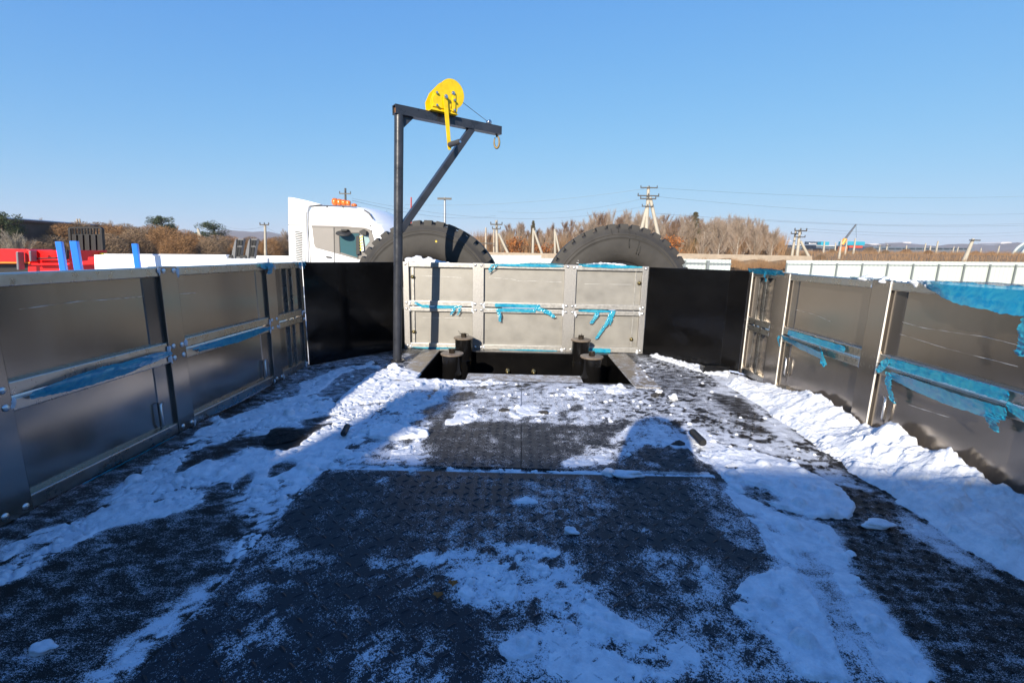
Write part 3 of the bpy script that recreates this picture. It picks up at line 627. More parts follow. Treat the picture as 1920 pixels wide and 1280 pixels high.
class Board:
    def __init__(s, name, label, O, T, Nn, s0, s1, posts, ribs, mats, fold_end=True):
        s.O, s.T, s.N = Vector(O), Vector(T), Vector(Nn)
        s.root = thing(name, label, 'side board', s.O+s.T*((s0+s1)/2))
        s.M = Matrix.Translation(s.O) @ Matrix((s.T, s.N, Vector((0,0,1)))).transposed().to_4x4()
        PM, RM, SM = mats
        rails = []
        for k, (z0, z1) in enumerate(RAILS):
            mb = MB().obox(s.M, s0+.002, s1-.002, -.034, -.004, z0, z1)
            if k == 3: mb.obox(s.M, s0+.002, s1-.002, -.046, -.0345, z0+.01, z1-.001)
            rails.append(mb.build('rail', RM, s.root, bevel=.0035, seg=3))
        edges = sorted(posts); bays = []; cur = s0
        for a, b in edges:
            if a-cur > .02: bays.append((cur, a))
            cur = b
        if s1-cur > .02: bays.append((cur, s1))
        for a, b in bays:
            for z0, z1 in ((.020, .282), (.32, .584)):
                fw = min(.055, (b-a)*.25)
                # folded sheet: shallow return beside each far post, tiny buckle in the middle
                cs = [(a-.002, -.0245), (a+(b-a)*.35, -.0255), (b-fw, -.0245), (b-fw+.004, -.0215), (b+.002, -.0135)] if fold_end else [(a-.002, -.0235), ((a+b)/2, -.0245), (b+.002, -.0235)]
                mb = MB(); n = len(cs); vs = []
                for z in (z0, z1):
                    for c, d in cs: vs.append(s.M @ Vector((c, d, z)))
                    for c, d in cs: vs.append(s.M @ Vector((c, d-.002, z)))
                fs = []
                for i in range(n-1):
                    fs += [(i, i+1, 2*n+i+1, 2*n+i), (n+i, n+i+1, 3*n+i+1, 3*n+i), (i, i+1, n+i+1, n+i), (2*n+i, 2*n+i+1, 3*n+i+1, 3*n+i)]
                fs += [(0, n, 3*n, 2*n), (n-1, 2*n-1, 4*n-1, 3*n-1)]
                mb.add(vs, fs).build('panel', PM, s.root)
        for a, b in edges:
            mb = MB().obox(s.M, a, b, -.0415, 0, .001, .602)
            p = mb.build('post', SM, s.root, bevel=.0022, seg=2)
            wd = b-a; cols = (a+wd*.25, b-wd*.22) if wd > .06 else (a+wd*.5,)
            for c in cols:
                for z in (.020, .281, .322, .586): s.put('rivet', RIV, p, c+rnd.uniform(-.002,.002), z+rnd.uniform(-.002,.002), .0002)
            for c in (a, b):
                for ri, z in enumerate((.020, .281, .322, .586)):
                    if (c == a and c == s0) or (c == b and c == s1) or rnd.random() < .22: continue
                    s.put('sealant', rnd.choice(SEALS), p, c, z+rnd.uniform(-.006,.006), -.002, rnd.uniform(-.4,.4), rnd.uniform(.7,1.2))
        if name == 'side_board' and s.N.x < 0:      # pale strip painted in as sunlight on the near flank of the posts
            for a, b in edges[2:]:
                o = MB().obox(s.M, a-.0022, a-.0003, -.0065, .0004, .03, .598); o.build('sunlit_edge', SUN_EDGE, s.root, bevel=.001)
        for c, wd, d in ribs: MB().obox(s.M, c-wd/2, c+wd/2, -.030, d, .042, .567).build('rib', RM, s.root, bevel=.001)
    def P(s, u, z, n=0): return s.M @ Vector((u, n, z))
    def put(s, name, me, parent, u, z, n, rot=0, sc=1):
        o = put(name, me, parent, False); q = parent; L = Vector((0,0,0))
        while q is not None: L += q.location; q = q.parent
        M = Matrix.Translation(s.P(u, z, n)-L) @ Matrix((s.T, Vector((0,0,1)), s.N)).transposed().to_4x4() @ Matrix.Rotation(rot, 4, 'Z')
        loc, q, _ = M.decompose(); o.location = loc; o.rotation_mode = 'QUATERNION'; o.rotation_quaternion = q; o.scale = (sc, sc, sc)
        return o
    def scratch(s, pts, n=-.0225, wd=.0006):
        mb = MB(); vs = []; fs = []
        P = []
        for i in range(len(pts)-1):
            for k in range(8): t = k/8; P.append((pts[i][0]*(1-t)+pts[i+1][0]*t, pts[i][1]*(1-t)+pts[i+1][1]*t+rnd.uniform(-.0006,.0006)))
        P.append(pts[-1])
        for i, (u, z) in enumerate(P):
            ww = wd*rnd.choice((.06,.3,.6,1)); vs += [s.P(u, z-ww, n), s.P(u, z+ww, n)]
        fs = [(2*i, 2*i+1, 2*i+3, 2*i+2) for i in range(len(P)-1)]
        mb.add(vs, fs).build('scratch', SCR, s.root)
    def latch(s, u, z0=.045, h=.085):
        mb = MB().path([s.P(u, z0, -.016), s.P(u, z0+h*.15, -.008), s.P(u, z0+h, -.008), s.P(u+.012, z0+h+.004, -.012)], .0042, 8)
        mb.build('latch_rod', RIVET, s.root, smooth=True)
SCR = pbr('bright_scratch', (.85,.85,.85), .5, .4)
LB = Board('side_board', 'long aluminium side board along the left edge of the deck, in shade', (-1.27,0,0), (0,1,0), (1,0,0), -.15, 2.546,
           [(-.15,-.07),(.315,.395),(.945,1.028),(1.53,1.61),(2.178,2.262),(2.516,2.546)], [(2.39,.006,-.012),(2.455,.012,-.016)], (ALU, ALU_R, ALU))
RB = Board('side_board', 'long aluminium side board along the right edge with snow banked against it', (1.275,0,0), (0,1,0), (-1,0,0), -.15, 2.648,
           [(-.15,-.07),(.41,.49),(1.02,1.10),(1.64,1.722),(2.255,2.372),(2.618,2.648)], [(2.475,.022,-.006),(2.555,.006,-.014)], (ALU, ALU_R, ALU))
FB = Board('front_board', 'sunlit grey aluminium board across the front of the deck below the two tyres', (0,3.10,0), (1,0,0), (0,-1,0), -.846, .824,
           [(-.846,-.806),(-.368,-.291),(.258,.339),(.784,.824)], [(-.782,.016,-.012),(.744,.008,-.018)], (ALU_F, pbr('galvanised_rail', (.42,.41,.39), .45, .7, var=.14, vscale=60, rvar=.08), pbr('galvanised_post', (.40,.39,.38), .45, .8, var=.16, vscale=130, rvar=.08)), False)
LB.scratch([(1.10,.508),(1.25,.512),(1.40,.507),(1.50,.505)]); LB.scratch([(1.63,.50),(1.72,.497)])
RB.scratch([(1.70,.47),(1.5,.455),(1.3,.462),(1.12,.45)]); RB.scratch([(1.60,.42),(1.4,.405),(1.2,.40)]); RB.scratch([(2.2,.43),(2.05,.425),(1.95,.41)]); RB.scratch([(1.5,.19),(1.35,.2)])
FB.scratch([(-.26,.507),(-.10,.498),(-.06,.488),(.24,.484)]); FB.scratch([(-.72,.508),(-.55,.505),(-.45,.500)]); FB.scratch([(-.72,.218),(-.5,.22),(-.40,.222)]); FB.scratch([(.40,.475),(.72,.478)]); FB.scratch([(.20,.45),(.205,.41)])
for u in (1.47, 2.12): LB.latch(u)
for u in (1.58, 2.20): RB.latch(u-.0+.0, .10)
BOLT = MB().lathe([(0,.012),(.006,.012),(.0065,.006),(.012,.006),(.0135,.001),(.0135,0)], (0,0,0), 'z', 12).mesh('corner_bolt', BRASS, True)
for u, z in ((-.782,.50),(-.782,.118),(.768,.49),(.742,.10)): FB.put('corner_bolt', BOLT, FB.root, u, z, -.0115)

# ------------------------------------------------------------------ torn protective film
def film(label, B, strips, seed, name='protective_film'):
    """strips: lists of (u, z, n, half_width, dirU, dirZ, dirN) control points; ragged crumpled ribbons"""
    r = np.random.RandomState(seed); mb = MB()
    for S in strips:
        S = np.array(S, float); K = len(S); n = max(16, (K-1)*16); m = 11
        t = np.linspace(0, K-1, n); C = np.stack([np.interp(t, np.arange(K), S[:, k]) for k in range(S.shape[1])], 1)
        I, Q = np.meshgrid(np.arange(n), np.linspace(-1, 1, m), indexing='ij'); o_ = r.rand()*90
        rid = 1-2*np.abs(fbm(I*.16+o_, Q*1.1+o_, 1, 3, seed)-.5)*1.6; rid2 = 1-2*np.abs(fbm(I*.42+Q*.9+o_, Q*1.9-I*.1, 1, 2, seed+5)-.5)*1.6
        W_ = .0034*np.clip(rid, 0, 1)**4+.0014*np.clip(rid2, 0, 1)**4; flat = abs(S[:, 4]).mean() < .25; W_ = W_*(.40 if flat else 1.1)*(1+1.6*np.interp(np.linspace(0, 1, n), [0,.12,.88,1], [1,0,0,1]))[:, None]
        rag = np.interp(np.arange(n), np.linspace(0, n, max(4, n//3)), r.rand(max(4, n//3))); rag2 = r.rand(n)
        vs = []; fs = []
        for i in range(n):
            u, z, nn, hw, du, dz, dn = C[i]; hw = hw*((.90+.14*rag[i]+.05*rag2[i]) if flat else (.72+.4*rag[i]+.12*rag2[i]))*(.3 if i in (0, n-1) else 1)
            for k in range(m):
                q = Q[i, k]; e_ = (r.rand()-.5)*(.0016 if flat else .004) if k in (0, m-1) else 0
                vs.append(B.P(u+du*(q*hw+e_), z+dz*(q*hw+e_), nn+dn*q*hw+W_[i, k]+.0012))
        for i in range(n-1):
            for k in range(m-1): fs.append((i*m+k, (i+1)*m+k, (i+1)*m+k+1, i*m+k+1))
        mb.add(vs, fs)
    o = mb.build(name, FILM, None, smooth=True)
    return tag(o, label, 'plastic film', 'torn blue protective film on the boards')
def hr(u0, u1, z, hw, n=.002, dn=0, k=5, taper=True, dz=1):     # ribbon running along a rail
    out = []
    for i in range(k):
        t = i/(k-1); f = math.sin(math.pi*min(1, max(0, .12+.76*t))) if taper else 1
        out.append((u0+(u1-u0)*t, z+rnd.uniform(-.002,.002), n, hw*f, 0, dz, dn))
    return out
def dr(u, z, du, L, hw, n=.004):                                # strip hanging down
    return [(u+du*t+.006*math.sin(t*5), z-L*t, n+.006*math.sin(t*4), hw*(1-.35*t), 1, .15, 0) for t in (0, .25, .5, .75, 1)]
film('dark blue film bunched on the left board middle rail, nearest bay', LB, [hr(1.06, 1.45, .295, .026, .004, .4), hr(1.30, 1.53, .302, .016, .006)], 1)
film('blue film rolled on the left board middle rail between its two far posts', LB, [hr(1.66, 2.17, .285, .020, .004, .4), hr(1.63, 1.8, .293, .008, .006)], 2)
film('blue film scrap folded over the left board top rail at its far post', LB, [hr(2.13, 2.24, .590, .018, .003, 0, 4), dr(2.19, .60, .02, .05, .03)], 3)
film('small blue film scrap where the left board top meets the black panel', LB, [hr(2.50, 2.62, .590, .016, .004, 0, 4), dr(2.56, .60, .0, .035, .014)], 4)
film('dark blue film trailing on the floor under the left board bottom rail', LB, [[(1.70,.010,.004,.012,0,.3,1),(1.85,.010,.012,.020,0,.3,1),(2.0,.012,.012,.018,0,.3,1),(2.12,.012,.006,.010,0,.3,1)], hr(1.15, 1.5, .004, .006, .004, .6)], 5)
film('turquoise film on the front board top rail, middle bay, with two hanging tails', FB, [hr(-.25, .25, .592, .010, .001), dr(-.20, .60, -.05, .06, .010), [(-.22,.60,.004,.010,1,.2,0),(-.24,.585,.006,.009,1,.2,0),(-.255,.555,.006,.007,1,.2,0)], hr(-.05, .25, .602, .012, -.012, 1)], 6)
film('turquoise film along the top rail of the front board right bay', FB, [hr(.37, .78, .597, .011, .001), hr(.35, .6, .604, .012, -.014, 1)], 7)
film('thin torn turquoise film on the middle rail of the front board left bay', FB, [[(-.77,.325,.001,.008,.4,1,0),(-.72,.302,.002,.010,0,1,0),(-.62,.298,.001,.012,0,1,0),(-.50,.300,.001,.010,0,1,0),(-.44,.305,.002,.006,0,1,0)], dr(-.50, .30, -.01, .055, .014), dr(-.46, .295, -.005, .05, .010)], 8)
film('wide turquoise film covering both middle rails of the front board centre bay', FB, [hr(-.215, .10, .318, .012, .001, 0, 5, False), hr(-.205, .07, .285, .012, .001, 0, 5, False), dr(-.19, .275, .02, .07, .013), [(.06,.30,.004,.010,.5,1,0),(.11,.295,.004,.012,.6,1,0),(.16,.275,.006,.013,.7,.8,0),(.20,.245,.006,.010,1,.4,0)]], 9)
film('turquoise film with a long tail hanging in the front board right bay', FB, [hr(.36, .60, .293, .010, .001), dr(.49, .29, -.03, .085, .020), dr(.60, .30, -.10, .20, .020, .006), dr(.585, .26, .005, .06, .010)], 10)
film('turquoise film with a curled tab under the front board bottom rail, centre bay', FB, [hr(-.18, .23, .006, .007, .002, .2), [(-.17,.004,.006,.016,.6,.6,0),(-.20,-.008,.02,.016,.8,.3,.3),(-.23,-.03,.03,.014,.8,.2,.3),(-.255,-.05,.03,.012,1,.2,0)]], 11)
film('crumpled turquoise film on the front board bottom rail beside the pit', FB, [hr(.44, .60, .018, .014, .003, 0, 5, False), [(.52,.006,.01,.012,.2,.3,1),(.56,.004,.03,.014,.2,.3,1),(.60,.006,.05,.010,.2,.3,1)]], 12)
film('thin blue film line along the bottom rail of the front board left bay', FB, [hr(-.80, -.40, .008, .007, .002, .2)], 13)
film('crumpled blue film over the top rail at the far end of the right board', RB, [hr(2.30, 2.66, .600, .014, .002, .5, 6, False), hr(2.34, 2.62, .606, .014, -.008, 1), dr(2.45, .60, .01, .05, .012)], 14)
film('large blue film sheet draped over the right board top rail, nearest bay', RB,
     [[(1.56,.607,-.010,.006,0,.5,1),(1.49,.597,.000,.014,0,1,.3),(1.40,.584,.006,.026,0,1,-.3),(1.30,.577,.010,.035,0,1,-.4),(1.20,.575,.012,.037,0,1,-.4),(1.10,.577,.010,.034,0,1,-.3),(.95,.582,.006,.028,0,1,-.2),(.80,.59,0,.02,0,1,0)],
      [(1.50,.608,-.02,.012,0,.2,1),(1.30,.612,-.02,.022,0,.25,1),(1.15,.611,-.02,.022,0,.25,1),(.9,.607,-.02,.02,0,.2,1)],
      dr(1.145, .575, .035, .14, .020, .012), hr(1.62, 1.85, .603, .006, -.006, .8)], 15)
film('torn blue film on the right board middle rail beside its far post', RB, [hr(2.20, 1.80, .318, .014, .001, 0, 5, False), [(2.24,.292,.006,.010,0,1,.4),(2.1,.278,.012,.016,0,1,.5),(1.98,.270,.014,.018,0,1,.5),(1.90,.262,.012,.016,0,1,.4)], [(1.93,.285,.008,.018,.6,1,0),(1.89,.262,.016,.026,.6,1,.2),(1.90,.235,.016,.020,.8,.6,0)], dr(2.255, .29, .0, .05, .010)], 16)
film('long blue film over both middle rails of the right board, nearest bay', RB, [hr(1.58, 1.18, .320, .016, .001, 0, 6, False), [(1.56,.278,.006,.014,0,1,.3),(1.45,.272,.012,.022,0,1,.4),(1.32,.268,.014,.024,0,1,.4),(1.22,.270,.012,.022,0,1,.4),(1.17,.276,.008,.018,0,1,.2)], dr(1.56, .285, -.02, .10, .017), [(1.58,.33,.004,.012,.7,.7,0),(1.60,.30,.006,.014,.8,.5,0),(1.615,.275,.006,.010,1,.3,0)], dr(1.195, .27, .008, .05, .022), [(1.18,.30,.004,.012,.2,1,0),(1.13,.285,.008,.014,.2,1,0),(1.09,.28,.006,.006,.2,1,0)]], 17)

# ------------------------------------------------------------------ davit crane with winch
def crane():
    base = Vector((-.790, 2.70, 0)); top = Vector((-.738, 2.70, 1.44))
    root = thing('davit_crane', 'dark davit crane with a yellow hand winch standing on the left of the deck', 'crane', base)
    mb = MB().tube(base, top+Vector((-.001,0,-.022)), .0262, 28); mb.build('post', POSTM, root, smooth=True, auto=40)
    MB().lathe([(.027,0),(.042,0),(.042,.012),(.027,.013)], base+Vector((0,0,.001)), 'z', 28).build('foot_collar', BLACKM, root)
    A = top; Bv = Vector((-.196, 3.103, 1.44)); d = (Bv-A); L = d.length; d.normalize()
    n = Vector((d.y, -d.x, 0)); M = Matrix.Translation(A) @ Matrix((d, n, Vector((0,0,1)))).transposed().to_4x4()   # n points to the viewer
    h = .0245
    mb = MB(); t = .004
    mb.obox(M, -.03, L, -h, h, h-t, h); mb.obox(M, -.03, L, -h, h, -h, -h+t); mb.obox(M, -.0298, L-.0002, h-t, h-.0003, -h+t+.0002, h-t-.0002); mb.obox(M, -.0298, L-.0002, -h+.0003, -h+t, -h+t+.0002, h-t-.0002)
    beam = mb.build('beam', POSTM, root)
    MB().obox(M, L-.012, L-.004, -h+t+.0003, h-t-.0003, -h+t+.0003, h-t-.0003).build('end_cap', POSTM, beam)
    MB().obox(M, -.018, -.014, -h+t+.0005, h-t-.0005, -h+t+.0005, h-t-.0005).build('end_plug', pbr('rust', (.30,.13,.04), .8, 0, var=.4, vscale=60), beam)
    # brace: flat square tube between post and beam
    p = base+(top-base)*.556+d*.02; q = A+d*.462+Vector((0,0,-h-.001)); u = (q-p); Lb = u.length; u.normalize(); side = n; w3 = u.cross(side).normalized()
    Mb = Matrix.Translation(p) @ Matrix((u, side, w3)).transposed().to_4x4()
    MB().obox(Mb, -.015, Lb+.008, -.0195, .0195, -.0195, .0195).build('brace', POSTM, root, bevel=.003)
    g = [M @ Vector((.024, -.003, -h-.0005)), M @ Vector((.085, -.003, -h-.0005)), M @ Vector((.024, -.003, -h-.062))]
    MB().prism(g, M.to_3x3() @ Vector((0, .006, 0))).build('gusset', POSTM, root)
    # winch in beam space: x along beam, y to viewer, z up
    wr = root
    def W(x, y, z): return M @ Vector((x, y, z+h))
    x0 = .172; cx, cz, R = .305, .108, .080
    def plate(y, th, R=R, grow=0):
        out = [(x0-grow, .0), (x0-.006-grow, .05), (x0+.02-grow*.5, .105)]
        a0, a1 = math.radians(140), math.radians(-62)
        for i in range(25):
            a = a0+(a1-a0)*i/24; out.append((cx+(R+grow)*math.cos(a), cz+(R+grow)*math.sin(a)))
        out += [(x0+.165, .012), (x0+.165, 0)]
        return MB().prism([W(a, y, b+.001) for a, b in out], M.to_3x3() @ Vector((0, -th, 0)))
    hs = plate(.052, .004).build('winch_side_plate', YEL, wr, bevel=.001)
    plate(-.016, .004).build('winch_side_plate', YEL, wr, bevel=.001)
    rim = MB()
    for i in range(24):
        a = math.radians(138-200*i/24); b = math.radians(138-200*(i+1)/24)
        P = [(cx+R*math.cos(a), cz+R*math.sin(a)), (cx+R*math.cos(b), cz+R*math.sin(b)), (cx+(R-.004)*math.cos(b), cz+(R-.004)*math.sin(b)), (cx+(R-.004)*math.cos(a), cz+(R-.004)*math.sin(a))]
        if i < 17: rim.prism([W(x, .0475, z+.001) for x, z in P], M.to_3x3() @ Vector((0, -.024, 0)))
    rim.build('winch_cover', YEL, wr, smooth=True, auto=40)
    MB().obox(M, x0-.002, x0+.17, -.022, .056, h+.0003, h+.0052).build('winch_base', YEL, wr, bevel=.001)
    # raised gear cover on the near plate
    gc = [(x0+.005,.018)]+[(x0+.066+.062*math.cos(a), .052+.050*math.sin(a)) for a in [math.radians(200-230*i/16) for i in range(17)]]+[(x0+.145,.016)]
    MB().prism([W(a, .058, b) for a, b in gc], M.to_3x3() @ Vector((0, -.0058, 0))).build('gear_cover', YEL, wr, bevel=.002)
    MB().prism([W(a, .059, b) for a, b in ((x0+.128,.012),(x0+.15,.012),(x0+.154,.10),(x0+.136,.108))], M.to_3x3() @ Vector((0, -.0065, 0))).build('winch_stay', YEL, wr, bevel=.001)
    dm = MB().tube(W(cx, -.0155, cz), W(cx, .047, cz), .032, 24); dm.build('drum', YEL, wr, smooth=True, auto=40)
    bm_ = pbr('zinc_bolt', (.62,.64,.68), .3, 1)
    for a, b, y, r in ((cx+.004, .112, .0525, .0115), (x0+.080, .078, .072, .012), (x0+.030, .092, .0585, .0075), (x0+.030, .026, .0585, .0075), (x0+.141, .074, .0595, .0075), (x0+.141, .020, .0595, .0075)):
        MB().tube(W(a, y, b), W(a, y+.010, b), r, 6).tube(W(a, y+.010, b), W(a, y+.014, b), r*.55, 10).build('winch_bolt', bm_, wr, bevel=.001)
    # crank: arm hanging down past the beam, with a black grip towards the viewer
    p0 = (x0+.080, .078); p1 = (x0+.104, -.188); dv = Vector((p1[0]-p0[0], 0, p1[1]-p0[1])).normalized(); pr_ = Vector((-dv.z, 0, dv.x))
    def cr(t, s_): return W(p0[0]+dv.x*t+pr_.x*s_, .066, p0[1]+dv.z*t+pr_.z*s_)
    Lc = .272
    MB().prism([cr(-.014,-.008), cr(-.014,.008), cr(.02,.0135), cr(Lc,.0115), cr(Lc+.012,.007), cr(Lc+.012,-.007), cr(Lc,-.0115), cr(.02,-.0135)], M.to_3x3() @ Vector((0, .005, 0))).build('crank_arm', YEL, wr, bevel=.001)
    gp = W(p0[0]+dv.x*Lc*.94, .0715, p0[1]+dv.z*Lc*.94); gd = (M.to_3x3() @ Vector((.10, 1, .0))).normalized()
    gr = MB().path([gp, gp+gd*.02, gp+gd*.06, gp+gd*.100, gp+gd*.108], [.013,.0155,.0145,.0155,.012], 16).build('crank_grip', pbr('grip_plastic', (.05,.05,.055), .45, 0), wr, smooth=True, auto=50)
    MB().tube(gp+gd*.1075, gp+gd*.112, .007, 10).build('grip_pin', bm_, gr)
    # rope, roller and hook at the beam tip
    r0 = W(cx+.079, 0, cz-.005); r1 = W(.590, 0, .014)
    MB().tube(r0, r1, .0016, 6).tube(r1, W(L-.03, 0, -.052), .0016, 6).build('rope', pbr('steel_rope', (.22,.22,.23), .4, .8), root)
    MB().lathe([(.006,-.012),(.014,-.012),(.009,-.004),(.009,.004),(.014,.012),(.006,.012)], (0,0,0), 'y', 18).build('roller', bm_, root, smooth=True, world=False).matrix_local = Matrix.Translation(-root.location) @ M @ Matrix.Translation((.592, 0, h+.014))
    hk = []
    c = W(L-.022, .0, -h*2-.045)
    ex, ez = d*.55+n*.6, Vector((0,0,1)); ex.normalize()
    for i in range(26):
        a = math.radians(100-330*i/25); hk.append(c+ex*(.017*math.cos(a))+ez*(.036*math.sin(a)))
    HK = pbr('tarnished_hook', (.20,.14,.055), .45, .35, var=.3, vscale=60)
    hook = MB().path(hk, [.0035+.0035*math.sin(math.pi*i/25) for i in range(26)], 10).build('hook', HK, root, smooth=True)
    MB().path([c+ez*.03, c+ez*.046, c+ez*.055], .006, 10).build('hook_eye', HK, hook, smooth=True)
    MB().path([c+ex*.016+ez*.02, c+ex*.018-ez*.008], .0028, 8).build('hook_latch', bm_, hook, smooth=True)
crane()

# ------------------------------------------------------------------ spare wheels
def spare(label, X, rz, mark):
    root = thing('spare_wheel', label, 'tyre', (X, 3.30, .339), 'spare wheels standing behind the front board')
    prof = [(.285,-.118),(.300,-.142),(.345,-.158),(.40,-.163),(.44,-.160),(.455,-.1565),(.459,-.160),(.464,-.160),(.468,-.154),(.476,-.151),(.480,-.154),(.486,-.153),(.490,-.147),(.515,-.138),(.526,-.130),(.530,-.118),(.532,-.06),(.532,.06),(.530,.118),(.515,.138),(.44,.16),(.345,.158),(.30,.142),(.285,.118)]
    ty = MB().lathe([(r, h+.150) for r, h in prof], (0,0,0), 'y', 96, True).build('tyre', TYRE, root, smooth=True, world=False)
    MB().lathe([(.285,.03),(.29,.02),(.283,.035),(.270,.05),(.262,.15),(.10,.17),(.085,.165),(.085,.18),(.12,.19),(.27,.25),(.285,.27)], (0,0,0), 'y', 48).build('rim', pbr('rim_grey', (.30,.30,.31), .45, .6, var=.2, vscale=20), root, smooth=True, world=False, auto=40)
    r = random.Random(int(X*100)); n = 40
    a = math.pi/n
    ms = []
    for k in range(2):
        hw = a*.66; mb = MB(); r0, r1 = .516, .5545
        y0, y1, y2 = .0085, .022, .090
        P = []
        for rr, yy, f in ((r0, y0+.004, 1), (r1-.012, y0+.010, 1), (r1, y1, .96), (r1, y2, .9+.1*k), (r0, y2, 1)):
            for s_ in (-1, 1): an = s_*hw*f; P.append((rr*math.sin(an), yy, rr*math.cos(an)))
        mb.add(P, [(0,1,3,2),(2,3,5,4),(4,5,7,6),(6,7,9,8),(0,2,4,6,8),(1,9,7,5,3)]); ms.append(mb.mesh('tread_block', TYRE))
    for k in range(n):
        o = put('tread_block', ms[k % 2], ty, False); o.rotation_euler.y = 2*math.pi*k/n+r.uniform(-.004,.004)
    # centre tread ribs
    for y0 in (.112, .178):
        MB().lathe([(.536,y0),(.5515,y0+.004),(.5515,y0+.052),(.536,y0+.056)], (0,0,0), 'y', 96).build('tread_rib', TYRE, ty, world=False)
    if mark: MB().lathe([(.003,-.0005),(.007,-.0012),(.0075,0)], (.066, -.0125, .408), 'y', 12).build('paint_mark', pbr('yellow_mark', (.75,.55,.05), .5), ty, world=False)
    if not mark:
        rr = random.Random(3)
        for a0, L, r0 in ((-.06,.05,.545),(.10,.10,.54),(-.16,.07,.55),(.12,.05,.44),(.28,.09,.45),(.33,.06,.42),(.20,.04,.50)):
            pts = []
            for k in range(7):
                q = r0-L*k/6; an = a0-rz+rr.uniform(-.006,.006)+.02*k/6; y = .150-np.interp(q, [.345,.40,.44,.455,.49,.515,.538,.553], [.158,.163,.160,.157,.148,.139,.125,.128])
                pts.append((q*math.sin(an), y-.0015, q*math.cos(an)))
            MB().path(pts, [rr.uniform(.0016,.004) for _ in pts], 6).build('tar_drip', RUB, ty, world=False, smooth=True)
    root.rotation_euler.y = rz
    return root
spare('left spare tyre behind the front board, crossed by the shadow of the crane', -.728, .03, True)
spare('right spare tyre behind the front board with snow scraps and dark drips', .67, .5, False)
def snow_heap(label, pts, seed):
    mb = MB()
    for i, (x, y, z, r) in enumerate(pts): mb.ico((x, y, z), r, seed+i, .28, 3, (1.5, .8, .75))
    o = mb.build('snow_heap', SNOW, smooth=True); tag(o, label, 'snow'); return o
snow_heap('white snow heap on the shelf in front of the left spare tyre', [(-.80,3.18,.606,.036),(-.74,3.18,.602,.034),(-.69,3.19,.605,.030),(-.64,3.18,.600,.028),(-.60,3.18,.594,.022),(-.55,3.18,.59,.018),(-.765,3.185,.628,.018),(-.685,3.19,.624,.013)], 40)
snow_heap('thin snow line on the shelf in front of the right spare tyre', [(.42+.03*i, 3.175, .600+.010*math.sin(i*.35), .015) for i in range(9)], 70)
snow_heap('small snow scrap stuck on the right spare tyre sidewall', [(.372,3.296,.615,.011),(.376,3.296,.632,.009),(.366,3.296,.600,.009)], 90)
snow_heap('strip of snow lying on the top rail of the right board', [(1.30, 1.50+.035*i, .600, .016+.006*math.sin(i*1.7)) for i in range(9)], 120)

